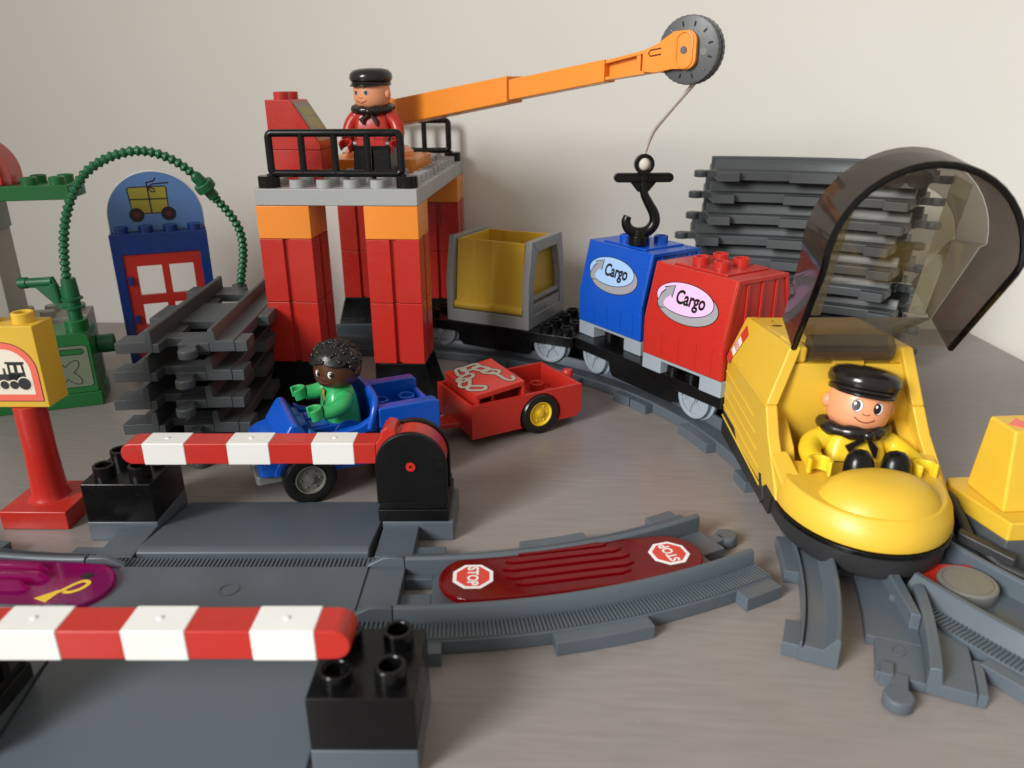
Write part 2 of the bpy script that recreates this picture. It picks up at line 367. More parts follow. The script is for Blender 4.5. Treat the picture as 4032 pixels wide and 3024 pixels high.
# crossing road
cr = thing('level_crossing', 'dark grey level crossing road plate with ramps between the two barriers', 'level crossing', (KX, KY, 0), KA)
mb = MB().prism(rrect(-51, 51, -14.6, 14.6, 0.4), 0.4, 9.4)
for s in (-1, 1):
    mb.box(min(s * 51, s * 66), max(s * 51, s * 66), -14.6, 14.6, 0.4, 8.7)
mb.build('road_deck', 'track_grey', cr, bev=0.7)
for s in (-1, 1):
    for e in (-1, 1):                                # short rail ends at the joints
        mb = MB()
        q = [(e * 65.8, 0.4), (e * 65.8, 12.0), (e * 64.5, 13), (e * 57, 13), (e * 50, 9.2), (e * 50, 0.4)]
        mb.prism(q, s * 14.9, s * 17.8, 'y')
        mb.box(min(e * 52, e * 65.8), max(e * 52, e * 65.8), min(s * 17.8, s * 27), max(s * 17.8, s * 27), 0.4, 6.4)
        mb.build('rail_end', 'track_grey', cr, bev=0.6)
    mb = MB().box(-51.5, 51.5, min(s * 14.9, s * 26.5), max(s * 14.9, s * 26.5), 0.4, 6.0)
    mb.build('groove_bed', 'track_grey', cr, bev=0.2)
    mb = MB(); n = 74
    for i in range(n):
        x = -64.5 + 129 * i / n
        mb.box(x, x + 0.9, min(s * 15.2, s * 24), max(s * 15.2, s * 24), 5.9, 7.2)
    mb.build('rib_strip', 'track_grey', cr, bev=0, kind='stuff')
    prof = [(s * 25.0, 0.2), (s * 25.0, 9.0), (s * 26.6, 9.8), (s * 30, 9.8), (s * 82, 1.6), (s * 82, 0.2)]
    MB().prism(prof, -50, 49, 'x').build('ramp', 'track_grey', cr, bev=0.6)
    for e in (-1, 1):                                # plinths that carry towers and rest bricks, with their necks
        cx = e * 67
        MB().prism(rrect(cx - 16, cx + 16, min(s * 49, s * 81), max(s * 49, s * 81), 0.6), 0.1, 9.6).build('plinth', 'track_grey', cr, bev=0.5)
        a = 51.5 if e * s > 0 else 58
        x0, x1 = (e * 51.4, e * 67.5)
        MB().box(min(x0, x1), max(x0, x1), min(s * 24.3, s * 48.8), max(s * 24.3, s * 48.8), 0.3, 7.6).build('neck', 'track_grey', cr, bev=0.5)
MB().ring([(3.4, 9.3), (3.4, 9.75), (4.0, 9.75), (4.0, 9.3)], (-1, -1.5, 0), n=28).build('moulding_ring', 'track_grey', cr, bev=0)
# plates lying in the track
def stop_plate():
    f = path_of(30); p = K(66, 0)
    a = R(KA); c1 = f(0.56, 2.0); cx = p[0] + math.cos(a) * c1[0] - math.sin(a) * c1[1]; cy = p[1] + math.sin(a) * c1[0] + math.cos(a) * c1[1]
    t = thing('stop_plate', 'translucent dark red plate with two stop signs lying in curved track', 'track plate', (188.5, -179.5, 8.4), 15.6)
    out = arcpts(40, 0, 14.6, -78, 78, 14) + [(20, 15.6), (-20, 15.6)] + arcpts(-40, 0, 14.6, 102, 258, 14) + [(-20, -15.6), (20, -15.6)]
    MB().prism(out, 0, 3.2).build('body', 'red_clear', t, bev=0.9, seg=3)
    for yy, l in ((-9.5, 22), (-4.5, 25), (1.0, 25), (6.0, 23), (10.5, 18)):
        MB().prism([(-l, yy), (l - 4, yy), (l, yy + 1.6), (l - 4, yy + 3.2), (-l, yy + 3.2), (-l - 4, yy + 1.6)], 3.0, 4.1).build('raised_rib', 'red_clear', t, bev=0.4)
    for xx, rot in ((-41, -100), (41, 96)):
        oc = lambda r: [(r * math.cos(R(22.5 + 45 * i)), r * math.sin(R(22.5 + 45 * i))) for i in range(8)]
        d = flat(oc(8.6), 0.1, 3.22).build('stop_sign', 'ink_white', t, bev=0, loc=(xx, 0.5, 0), rz=rot)
        flat(oc(7.0), 0.1, 3.33).build('sign_field', 'ink_red', d, bev=0)
        text('STOP', 4.6, 0.03, 0.86, t=0.05, z=3.45).build('lettering', 'ink_white', d, bev=0)
stop_plate()
def horn_plate():
    t = thing('horn_plate', 'translucent magenta plate with a yellow horn lying in the left track', 'track plate', (-45, -206.6, 8.6), 0.5)
    out = arcpts(38, 0, 15.5, -80, 80, 14) + [(20, 16.2), (-20, 16.2)] + arcpts(-38, 0, 15.5, 100, 260, 14) + [(-20, -16.2), (20, -16.2)]
    MB().prism(out, 0, 3.0).build('body', 'magenta_clear', t, bev=0.9, seg=3)
    for yy, l in ((-3.0, 18), (3.5, 22), (9.0, 18)):
        MB().prism([(-l, yy - 2.6), (l, yy - 2.6), (l + 6, yy), (l, yy + 2.6), (-l, yy + 2.6)], 2.8, 6.0, 'z', [(-l, yy - 1), (l, yy - 1), (l + 2, yy), (l, yy + 1), (-l, yy + 1)]).build('raised_rib', 'magenta_clear', t, bev=0.3)
    flat(ell(40.5, 6.2, 2.5, 2.0), 0.1, 3.05).build('black_dot', 'ink_black', t, bev=0)
    hn = stroke([tuple(p[:2]) for p in smooth_path([(32.5, -8.4, 0), (36, -4, 0), (39.0, 0.8, 0), (41.6, 2.8, 0), (44.0, 1.4, 0), (43.0, -2.2, 0), (40, -4.6, 0), (37.2, -4.4, 0)], 5)], 1.7, 0.1, 3.05)
    hn.prism([(28.6, -9.2), (34.4, -11.4), (36.0, -4.6), (34.8, -3.6)], 3.05, 3.17); hn.build('horn_symbol', 'ink_yellow', t, bev=0)
horn_plate()
# barriers
def barrier(label, rz, yo=0.0):
    c, s_ = math.cos(R(rz)), math.sin(R(rz))
    b = thing('barrier_gate', label, 'barrier', (KX, KY, 0), KA + rz, 'level crossing barriers')
    x0, x1, yb, y0 = 49.2, 80.8, 49.4, 49.4 + yo
    arch = lambda z0: [(x0, z0), (x1, z0)] + arcpts(65, 37, 15.8, 0, 180, 20)
    mb = MB().prism(rrect(x0, x1, yb, 81, 0.8), 9.7, 15.6); mb.prism(rrect(x0 + 0.6, x1 - 0.6, yb + 0.7, 80, 0.8), 15.6, 18.8)
    mb.build('tower_base', 'tower_black', b, bev=0.5)
    MB().prism(arch(18.4), y0 + 0.5, y0 + 3.6, 'y').build('cheek', 'tower_black', b, bev=0.6)
    MB().prism(arch(18.4), y0 + 16.2, y0 + 19.4, 'y').build('cheek', 'tower_black', b, bev=0.6)
    hub = [(49.5, 46.6), (49.5, 36.6)] + arcpts(65, 35.5, 14.6, 200, 360, 14)[3:] + arcpts(65, 37, 14.9, 0, 112, 12) + [(58.2, 53.6), (55.0, 54.4), (52.6, 52.4), (51.2, 48.0)]
    MB().prism(hub, y0 + 3.9, y0 + 15.9, 'y').build('hub', 'red', b, bev=0.5)
    arm = [(49.6, 36.6), (49.6, 46.6)] + arcpts(-59, 41.6, 5.0, 90, 270, 12)
    ar = MB().prism(arm, y0 + 3.9, y0 + 15.6, 'y').build('arm', 'red', b, bev=0.6)
    for k in range(3):
        xa = 39.9 - k * 37.5; xb = xa - 18.8
        mw_ = MB().prism([(xa, 36.35), (xa, 46.85), (xb, 46.85), (xb, 36.35)], y0 + 3.65, y0 + 15.85, 'y')
        st = mw_.build('white_stripe', 'white', ar, bev=0.5)
        MB().sphere(((xa + xb) / 2, y0 + 9.7, 46.75), 1.15, sz=0.5).build('pimple', 'white', st, bev=0)
    MB().ring([(0.7, 0), (0.7, -0.5), (2.1, -0.5), (2.1, 0)], (65, y0 + 0.45, 37), 'y', n=20).build('axle_pin', 'red', b, bev=0)
    return b
barrier('far red and white barrier arm hinged in the black tower on the right', 0)
barrier('near red and white barrier arm crossing the bottom left foreground', 180, 8.6)
def rest_brick(label, rz):
    b = thing('hollow_brick', label, 'brick', (KX, KY, 0), KA + rz, 'black bricks the barrier arms rest on')
    x0, y0 = -82.8, 49.2
    MB().prism(rrect(x0, x0 + 31.7, y0, y0 + 31.7, 0.6), 9.7, 28.8).build('body', 'black', b, bev=0.6)
    for i in range(2):
        for j in range(2): stud(b, x0 + 8 + 16 * i - 0.1, y0 + 8 + 16 * j - 0.1, 28.8, 'black', 4.75, 6.0 if i == 0 or j == 0 else 4.4)
    return b
rest_brick('black two by two brick under the tip of the far barrier arm', 0)
rest_brick('black two by two brick under the tip of the near barrier arm', 180)

# ------------------------------------------------------------------ points (switch) with two curved legs
def switch():
    sx, sy = CX + CR * math.cos(R(9.6)), CY + CR * math.sin(R(9.6))
    t = thing('switch_track', 'dark grey forked switch track in front of the yellow engine', 'train track', (sx, sy, 0), 9.6 - 90)
    fl, fr = path_of(-30), path_of(30); L = 270 * R(30)       # fl bends to the left of the picture
    P2 = [(14.8, 0.4), (14.8, 12.2), (15.4, 12.8), (16.4, 12.8), (20.2, 7.0), (26.6, 7.0), (26.6, 5.9), (27.2, 5.9), (27.2, 8.4), (28.2, 8.4), (28.2, 0.4)]
    rail_mb(fl, -1, 14, prof=P2).build('rail', 'track_grey', t, bev=0.4)
    rail_mb(fr, 1, 14, prof=RAIL).build('rail', 'track_grey', t, bev=0.4)
    rail_mb(fl, 1, 8, 0.66, 1.0, prof=[(12.6, 0.4), (12.6, 10.6), (14.0, 11.4), (16.5, 11.4), (17.4, 5.4), (27.6, 5.4), (28.2, 0.4)]).build('rail', 'track_grey', t, bev=0.4)
    rail_mb(fr, -1, 8, 0.62, 1.0, prof=[(13.8, 0.4), (13.8, 12.6), (16.0, 12.6), (20.5, 6.4), (28.2, 6.4), (28.2, 0.4)]).build('rail', 'track_grey', t, bev=0.4)
    mb = MB()
    n = int(L * 0.285 / 1.4)
    for i in range(n):
        a = 0.70 + 0.285 * (i + 0.2) / n; b = 0.70 + 0.285 * (i + 0.7) / n
        mb.prism([fr(a, -20.8), fr(b, -20.8), fr(b, -28.0), fr(a, -28.0)], 6.2, 7.1, 'z')
    mb.build('rib_strip', 'track_grey', t, bev=0, kind='stuff')
    mb = MB()
    slab(mb, fl, 0.0, 0.55, -14.7, 12.0, 0.3, 4.2); slab(mb, fl, 0.86, 1.0, -3.0, 12.7, 0.3, 4.2); slab(mb, fl, 0.55, 0.86, -6.0, 12.7, 0.3, 4.2)
    slab(mb, fr, 0.25, 1.0, -13.9, 14.7, 0.3, 4.6)
    mb.prism([fl(0.62, 14), fl(0.72, 24), fr(0.66, -24), fr(0.58, -14)], 0.3, 5.0)
    for f, s in ((fl, -1), (fr, 1), (fr, -1)):
        for a, b in ((0.88, 0.996), (0.40, 0.62)):
            if s == -1 and f is fr and a < 0.8: continue
            slab(mb, f, a, b, s * 28.0, s * 34.0, 0.0, 5.9)
    slab(mb, fl, 0.88, 0.996, 28, 31, 0.0, 5.2)
    for f, tt_ in ((fl, 4.5), (fr, -6.5)):
        slab(mb, f, 0.99, 1.045, tt_ - 2.8, tt_ + 2.8, 0.3, 4.9, 1); c = f(1.068, tt_); mb.lathe([(4.6, 0.3), (4.9, 0.8), (4.9, 4.4), (4.4, 5.0)], (c[0], c[1], 0), n=20)
    slab(mb, fl, 0.965, 1.012, -1.6, 2.6, 0.3, 5.6)
    mb.build('sleeper_bed', 'track_grey', t, bev=0.45)
    # wedge of the frog between the two legs
    mb = MB()
    a0 = fl(0.50, 3.0); a1 = fl(0.80, 9.0); a2 = fl(0.80, 12.6); a3 = fl(0.47, 8.0)
    mb.prism([a0, a1, a2, a3], 4.0, 11.0, 'z'); mb.build('guide_blade', 'track_grey', t, bev=0.6)
    c = fl(0.90, 4.5); MB().ring([(2.0, 4.1), (2.0, 4.5), (2.5, 4.5), (2.5, 4.1)], (c[0], c[1], 0), n=24).build('moulding_ring', 'track_grey', t, bev=0)
    M = t.matrix_basis.copy()
    inv = lambda x, y: tuple(((Matrix.Rotation(-R(9.6 - 90), 4, 'Z')) @ Vector((x - sx, y - sy, 0)))[:2])
    d = inv(343.0, -177.5)
    MB().lathe([(10.6, 4.4), (10.9, 5.0), (10.9, 9.6), (10.3, 10.2), (9.2, 10.2), (9.2, 9.9), (8.8, 9.9), (8.8, 10.2), (0.5, 10.3)], (d[0], d[1], 0), n=40).build('turning_disc', 'taupe_grey', t, bev=0)
    q = [inv(*p) for p in ((322, -180), (331, -163), (352, -163), (341, -182), (331, -186))]
    MB().prism(q, 3.6, 8.2).build('red_tongue', 'red', t, bev=0.5)
switch()

# ------------------------------------------------------------------ loading crane (frame origin = front left corner of its deck)
FOOT = 33.0
cn = thing('loading_crane', 'tall red and orange gantry crane with grey deck and long orange boom', 'crane', (0, 0, 0))
def foot_mb(sx):            # flares outwards on its outer side; sx = -1 left, +1 right
    mb = MB(); o = 9.0
    x0, x1 = (0.3, 31.7)
    top = [(x0, 0.3), (x1, 0.3), (x1, 31.7), (x0, 31.7)]
    e0, e1 = (o, 0) if sx < 0 else (0, o)
    bot = [(x0 - e0, -3), (x1 + e1, -3), (x1 + e1, 35), (x0 - e0, 35)]
    mb.loft([[(*p, 0.1) for p in bot], [(*p, 5.0) for p in bot], [(p[0], p[1], 8.0) for p in [(x0 - e0 * .8, -1), (x1 + e1 * .8, -1), (x1 + e1 * .8, 33), (x0 - e0 * .8, 33)]], [(*p, FOOT) for p in top]])
    return mb
def pillar_mb():
    # upright two-stud brick with a slot down each face
    w, d, h = 15.85, 2.3, 38.2
    g = 1.7
    half = [(-w, -w), (-g, -w), (-g, -w + d), (g, -w + d), (g, -w), (w, -w), (w, -g), (w - d, -g), (w - d, g), (w, g), (w, w), (g, w), (g, w - d), (-g, w - d), (-g, w), (-w, w), (-w, g), (-w + d, g), (-w + d, -g), (-w, -g)]
    return MB().prism(half, 0, h)
pm = pillar_mb().mesh('pillar_brick', 'red')
om = MB().prism(rrect(-15.85, 15.85, -15.85, 15.85, 0.4), 0, 19.1).mesh('cap_brick', 'orange')
for cx in (16, 80):
    fm = foot_mb(-1 if cx < 50 else 1).mesh('foot', 'black')
    for cy in (16, 176):
        put('foot', fm, cn, bev=0.7, loc=(cx - 16, cy - 16, 0))
        put('pillar_brick', pm, cn, bev=0.45, loc=(cx, cy, FOOT)); put('pillar_brick', pm, cn, bev=0.45, loc=(cx, cy, FOOT + 38.4))
        put('cap_brick', om, cn, bev=0.5, loc=(cx, cy, FOOT + 76.8))
DK = 138.6
dk = MB().box(0, 96, 0, 192, 129.1, DK).build('deck', 'light_grey', cn, bev=0.5)
for i in range(6):
    for j in range(12):
        if (i in (0, 5) and j == 0): continue
        if i < 2 and j in (2, 3): continue
        if 1 <= i <= 4 and 5 <= j <= 8: continue
        stud(dk, 8 + 16 * i, 8 + 16 * j, DK, 'light_grey', hollow=True)
def railing(y, x0=0.0, x1=96.0):
    mb = MB(); zt, zb = 169.0, 146.6; a, b = x0 + 9.6, x1 - 9.6
    outer = rrect(a, b, zb - 1.6, zt + 1.6, 2.2)
    fr = lambda p0, p1, r=1.75: mb.cyl((p0[0], y, p0[1]), (p1[0], y, p1[1]), r, n=12)
    n = 4
    bars = MB()
    loop = [(p[0], y, p[1]) for p in rrect(a, b, zb, zt, 2.5, 5)]
    bars.tube(loop, 2.2, 12, closed=True)
    for i in range(1, n): x = a + (b - a) * i / n; bars.cyl((x, y, zb), (x, y, zt), 2.0, n=12)
    r = bars.build('railing', 'black', cn, bev=0)
    for x in (x0 + 7, x1 - 7):
        MB().lathe([(6.3, DK + 0.1), (6.3, DK + 6.2), (5.8, DK + 6.7)], (x, y + 1.2, 0), n=24).build('railing_foot', 'black', r, bev=0)
        s = 1 if x < 48 else -1
        MB().box(min(x, x + s * 5), max(x, x + s * 5), y - 1.6, y + 1.6, DK + 3, zb).build('bracket', 'black', r, bev=0.4)
railing(7.0); railing(184.0)
# turntable, pivot and boom
MB().prism(rrect(16.3, 79.7, 82, 146, 6), DK + 0.1, DK + 9.6).build('turntable_plate', 'orange', cn, bev=0.6)
MB().lathe([(24, DK + 9.5), (24, DK + 13), (20, DK + 16)], (48, 114, 0), n=36).build('turntable', 'orange', cn, bev=0)
BH = -32.0; bd = Vector((math.cos(R(BH)), math.sin(R(BH)), 0)); bn_ = Vector((-bd.y, bd.x, 0)); BO = Vector((50, 105, 0))
bm_ = thing  # boom pieces are children of the crane, built in a frame along the boom
Mb = Matrix(((bd.x, bn_.x, 0, BO.x), (bd.y, bn_.y, 0, BO.y), (0, 0, 1, 0), (0, 0, 0, 1)))
zc = lambda s: 174.2 + 0.148 * s
def bseg(s0, s1, h0, h1, w0, w1, dz=0.0):
    rg = lambda s, h, w: [(s, -w / 2, zc(s) - h / 2 + dz), (s, w / 2, zc(s) - h / 2 + dz), (s, w / 2, zc(s) + h / 2 + dz), (s, -w / 2, zc(s) + h / 2 + dz)]
    return MB().loft([rg(s0, h0, w0), rg(s1, h1, w1)])
MB().prism([(-9, DK + 12), (9, DK + 12), (9, 176)] + arcpts(0, 178, 9, 0, 180, 12)[1:-1] + [(-9, 176)], -13, -9.2, 'y').xf(Mb).build('pivot_cheek', 'orange', cn, bev=0.6)
MB().prism([(-9, DK + 12), (9, DK + 12), (9, 176)] + arcpts(0, 178, 9, 0, 180, 12)[1:-1] + [(-9, 176)], 9.2, 13, 'y').xf(Mb).build('pivot_cheek', 'orange', cn, bev=0.6)
MB().cyl((0, -14.5, 178), (0, 14.5, 178), 4, n=20).xf(Mb).build('pivot_pin', 'orange', cn, bev=0.4)
bseg(-14, 117, 17.0, 14.6, 17.5, 16.5).xf(Mb).build('boom', 'orange', cn, bev=0.9)
ex = bseg(116, 181, 11.4, 11.4, 12.5, 12.5, -0.4).xf(Mb).build('boom_extension', 'orange', cn, bev=0.7)
# skeleton tip: two flanges, cheeks and web
mt = MB()
rg = lambda s, z0, z1, w: [(s, -w / 2, z0), (s, w / 2, z0), (s, w / 2, z1), (s, -w / 2, z1)]
mt.loft([rg(180, zc(180) - 5.2, zc(180) - 3.4, 10), rg(212, zc(212) - 6.0, zc(212) - 4.2, 9)])
mt.loft([rg(180, zc(180) + 3.0, zc(180) + 4.8, 10), rg(212, zc(212) + 4.4, zc(212) + 6.2, 9)])
mt.loft([rg(180, zc(180) - 4.4, zc(180) + 4.2, 3), rg(212, zc(212) - 5.0, zc(212) + 5.2, 3)])
mt.loft([rg(199, zc(199) - 5, zc(199) + 5, 8.6), rg(201.5, zc(201) - 5.2, zc(201) + 5.2, 8.4)])
mt.xf(Mb).build('boom_tip', 'orange', cn, bev=0.3)
PS = 227.5; PZ = 209.4
ck = [(204, zc(204) - 5.0), (212, zc(212) - 6.6), (221, PZ - 8.8)] + [(228.0 + 5.4 * math.cos(R(a)), PZ - 4.2 + 5.0 * math.sin(R(a))) for a in range(-80, 1, 20)] + [(228.0 + 5.4 * math.cos(R(a)), PZ + 4.2 + 5.0 * math.sin(R(a))) for a in range(0, 101, 20)] + [(221, PZ + 8.8), (212, zc(212) + 7.2), (204, zc(204) + 5.4)]
for sgn in (-1, 1):
    cko = MB().prism(ck, sgn * 4.9, sgn * 7.4, 'y').xf(Mb).build('tip_cheek', 'orange', cn, bev=0.4)
    lip = [(p[0], p[1]) for p in [(219.6 + 0 * i, 0) for i in range(0)]]
    sq = [(227.0 + 4.3 * math.cos(R(a)), PZ - 4.4 + 4.0 * math.sin(R(a))) for a in range(180, 361, 18)] + [(227.0 + 4.3 * math.cos(R(a)), PZ + 4.4 + 4.0 * math.sin(R(a))) for a in range(0, 181, 18)]
    m = MB().tube([(a, sgn * 7.4, b) for a, b in sq], 0.65, 8, closed=True); m.xf(Mb).build('cheek_lip', 'orange', cko, bev=0)
    MB().cyl((226.8, sgn * 7.0, PZ), (226.8, sgn * 7.9, PZ), 1.8, n=18).xf(Mb).build('axle_end', 'pulley_grey', cko, bev=0.2)
    MB().tube([(214.5, sgn * 7.45, PZ + 1.2), (208.6, sgn * 7.45, PZ + 0.4), (207.4, sgn * 7.45, PZ - 1.0), (208.6, sgn * 7.45, PZ - 2.4), (214.5, sgn * 7.45, PZ - 1.6)], 0.35, 6).xf(Mb).build('relief', 'ink_maroon', cko, bev=0)
w = MB()
nT = 72
rings = []
prof = [(0.4, -4.4), (15.2, -4.4), (16.0, -4.0), (16.2, -1.0), (14.6, -0.4), (14.6, 0.4), (16.2, 1.0), (16.0, 4.0), (15.2, 4.4), (0.4, 4.4)]
for r_, y_ in prof:
    rings.append([Vector((PS + (r_ + (0.28 if (i % 2 and r_ > 15.9) else 0)) * math.cos(2 * PI * i / nT), y_, PZ + (r_ + (0.28 if (i % 2 and r_ > 15.9) else 0)) * math.sin(2 * PI * i / nT))) for i in range(nT)])
w.loft(rings); wo = w.xf(Mb).build('pulley_wheel', 'pulley_grey', cn, bev=0)
for i in range(12):
    a = R(15 + 30 * i); c = Vector((PS + 12.4 * math.cos(a), -4.5, PZ + 12.4 * math.sin(a))); d = Vector((math.cos(a), 0, math.sin(a)))
    MB().cyl(c - d * 1.1, c + d * 1.1, 0.42, n=8).xf(Mb).build('notch', 'ink_black', wo, bev=0)
for i in range(4):
    a = R(45 + 90 * i + 40); MB().cyl((PS + 8.6 * math.cos(a), -4.3, PZ + 8.6 * math.sin(a)), (PS + 8.6 * math.cos(a), -4.55, PZ + 8.6 * math.sin(a)), 1.8, n=18).xf(Mb).build('spot', 'taupe_grey', wo, bev=0)
# hook on its cord, clipped on the blue container
HX, HY = 227.6, 62.5
hk = thing('crane_hook', 'black anchor shaped hook on a white cord, clipped on the blue container', 'hook', (HX, HY, 96.5), 4.6)
h = MB()
h.lathe([(6.6, 0), (6.6, 5.6), (6.0, 6.2)], (0, 0, 0), n=24); h.lathe([(5.0, 6.0), (4.7, 9.5)], (0, 0, 0), n=20)
h.build('clip', 'black', hk, bev=0.3)
body = smooth_path([(-7.5, 0, 18.3), (-8.6, 0, 14.5), (-6.4, 0, 9.8), (-1.0, 0, 7.6), (5.5, 0, 8.6), (9.6, 0, 13.5), (9.2, 0, 19.5), (5.6, 0, 26.0), (2.4, 0, 32.0), (1.4, 0, 38), (1.4, 0, 42.5)], 5)
nb = len(body); h = MB().tube(body, lambda i: 2.6 + 1.0 * math.sin(PI * min(1, i / (nb * 0.8))), 12)
h.loft([[(-7, -1.7, 39.5), (9.4, -1.7, 39.5), (9.4, 1.7, 39.5), (-7, 1.7, 39.5)], [(-2.0, -1.5, 33.5), (4.6, -1.5, 33.5), (4.6, 1.5, 33.5), (-2.0, 1.5, 33.5)]])
h.build('hook_body', 'black', hk, bev=0.4)
bar = arcpts(17.2, 42.3, 2.9, -90, 90, 8) + arcpts(-14.6, 42.3, 2.9, 90, 270, 8)
hb = MB().prism(bar, -2.3, 2.3, 'y').build('cross_bar', 'black', hk, bev=0.5)
MB().tube([(p[0], -2.35, p[1]) for p in arcpts(17.0, 42.3, 2.1, -90, 90, 8) + arcpts(-14.4, 42.3, 2.1, 90, 270, 8)], 0.45, 6, closed=True).build('bar_lip', 'black', hb, bev=0)
MB().ring([(4.0, -2.2), (6.3, -2.2), (6.3, 2.2), (4.0, 2.2)], (1.3, 0, 50.5), 'y', n=28).build('eye', 'black', hk, bev=0.4)
MB().sphere((1.3, 0, 50.5), 3.7, sz=1.1).build('cord_knot', 'cord_white', hk, bev=0)
pw = Mb @ Vector((PS + 3.0, 0.0, PZ - 15.4)); iM = (Matrix.Translation((HX, HY, 96.5)) @ Matrix.Rotation(R(4.6), 4, 'Z')).inverted()
e = iM @ pw
cd = smooth_path([(1.3, 0, 54), (1.6, -1, 58.5), (e.x * 0.22 + 1, e.y * 0.18, 66 + (e.z - 66) * 0.14), (e.x * 0.55, e.y * 0.55, 66 + (e.z - 66) * 0.52), (e.x, e.y, e.z)], 6)
MB().tube(cd, 1.15, 8).build('cord', 'cord_white', hk, bev=0)
# red control console
cs = thing('control_console', 'red sloped brick console at left end of the crane deck', 'console', (0.2, 32.2, DK))
b_ = MB().prism(rrect(0, 31.6, 0, 31.6, 0.4), 0.1, 19.1).build('lower_brick', 'red', cs, bev=0.5)
MB().prism([(0, 19.3), (31.6, 19.3), (31.6, 22.5), (15.5, 48.0), (0, 48.0)], 0, 31.6, 'y').build('slope_brick', 'red', cs, bev=0.5)
for yy in (8, 24): stud(cs, 7.8, yy, 48.0, 'red')
sl = MB().prism([(-13.0, -14.6), (13.0, -14.6), (13.0, 14.6), (-13.0, 14.6)], 0.05, 0.2)
sn = Vector((25.5, 0, 16.1)).normalized()
Ms = TM((23.6, 15.8, 35.2), (16.1, 0, -25.5), (0, 1, 0))
sl.xf(Ms).build('panel_print', 'ink_panel', cs, bev=0)
g_ = MB()
for xx, yy, wx, wy in ((-7, -6, 3, 5), (-7, 5, 3, 6), (0, -7, 3.2, 4), (1, 4, 4, 7), (8, -2, 2.5, 9)): g_.prism([(xx - wx, yy - wy), (xx + wx, yy - wy), (xx + wx, yy + wy), (xx - wx, yy + wy)], 0.2, 0.28)
g_.xf(Ms).build('panel_dials', 'ink_khaki', cs, bev=0)

# ------------------------------------------------------------------ railway sign at the left edge
sp = thing('sign_post', 'round red post on a square red foot at the left edge', 'sign post', (-63.5, -134, 0), 3)
MB().prism(rrect(-15.9, 15.9, -15.9, 15.9, 0.6), 0.05, 9.4).build('foot', 'red', sp, bev=0.6)
MB().lathe([(10.6, 9.2), (8.8, 10.0), (7.9, 12), (7.5, 20), (7.0, 34), (6.9, 57.2)], (0, 0, 0), n=36).build('post', 'red', sp, bev=0)
sb = thing('sign_brick', 'yellow brick printed with a black steam engine in a red arch', 'sign', (-67.0, -131, 57.4), 3.5)
MB().prism(rrect(-15.8, 15.8, -7.8, 7.8, 0.4), 0, 38.4).build('body', 'yellow', sb, bev=0.5)
for xx in (-8, 8): stud(sb, xx, 0, 38.4, 'yellow', 4.7, 4.6)
Mf = TM((0, -7.85, 0), (1, 0, 0), (0, 0, 1))
arch = lambda r, z0, k=1.0: [(-r, z0), (r, z0), (r, 17)] + arcpts(0, 17, r, 8, 172, 22)[0:] + [(-r, 17)]
flat(arch(14.2, 2.9), 0.05).xf(Mf).build('print_edge', 'ink_maroon', sb, bev=0)
flat(arch(13.8, 3.3), 0.05, 0.06).xf(Mf).build('print_border', 'ink_salmon', sb, bev=0)
flat(arch(10.9, 6.4), 0.05, 0.12).xf(Mf).build('print_field', 'ink_cream', sb, bev=0)
en = MB(); z = 0.18
for q in ([(-8.2, 13.0), (6.6, 13.0), (6.6, 16.2), (-8.2, 16.2)], [(0.6, 13), (8.4, 13), (8.0, 21.2), (0.8, 21.2)], [(-0.2, 21.0), (8.6, 21.0), (8.6, 22.0), (0, 22.0)], [(-1.6, 16), (-0.4, 16), (-0.6, 19), (-1.5, 19)], [(-6.6, 16), (-5.2, 16), (-4.8, 20), (-7.0, 20)]): en.prism(q, z, z + 0.05)
for cx, r in ((-6.8, 2.0), (-2.2, 2.0), (2.2, 2.0), (7.0, 2.9)): en.prism(ell(cx, 11.0 + (0.6 if r > 2.5 else 0), r, r, 24), z + 0.12, z + 0.17)
en.xf(Mf).build('engine_print', 'ink_black', sb, bev=0)
ew = MB()
for cx, r in ((-6.8, 2.5), (-2.2, 2.5), (2.2, 2.5), (7.0, 3.4)): ew.prism(ell(cx, 11.0 + (0.6 if r > 3 else 0), r, r, 24), z + 0.06, z + 0.10)
for q in ([(2.0, 17), (3.6, 17), (3.6, 20.4), (2.0, 20.4)], [(5.2, 17), (7.2, 17), (7.0, 20.4), (5.2, 20.4)]): ew.prism(q, z + 0.06, z + 0.10)
ew.xf(Mf).build('print_highlights', 'ink_cream', sb, bev=0)

# ------------------------------------------------------------------ petrol station at the far left
pu = thing('fuel_pump', 'green fuel pump block with a cross printed on its panel', 'fuel pump', (-118.8, 2.1, 0), 23.3)
MB().prism(rrect(-95.8, 0, 0, 31.8, 0.5), 0.05, 9.4).build('base', 'green', pu, bev=0.5)
MB().prism([(-63.5, 9.5), (-1.2, 9.5), (-1.2, 44)] + arcpts(-6.2, 44, 5, 0, 90, 6)[1:] + [(-63.5, 49)], 0.6, 31, 'y').build('body', 'green', pu, bev=0.5)
MB().lathe([(7.0, 48.6), (7.0, 55), (6.4, 55.6)], (-8.6, 13, 0), n=28).build('socket', 'green', pu, bev=0)
Mp = TM((0, 0.55, 0), (1, 0, 0), (0, 0, 1))
flat(rrect(-33.4, -3.0, 13.4, 41.4, 2.6), 0.05).xf(Mp).build('panel_outline', 'ink_black', pu, bev=0)
flat(rrect(-33.0, -3.4, 13.8, 41.0, 2.3), 0.05, 0.06).xf(Mp).build('panel', 'ink_palegreen', pu, bev=0)
flat(rrect(-31.0, -5.6, 35.2, 39.2, 1.9), 0.05, 0.12).xf(Mp).build('slot_outline', 'ink_black', pu, bev=0)
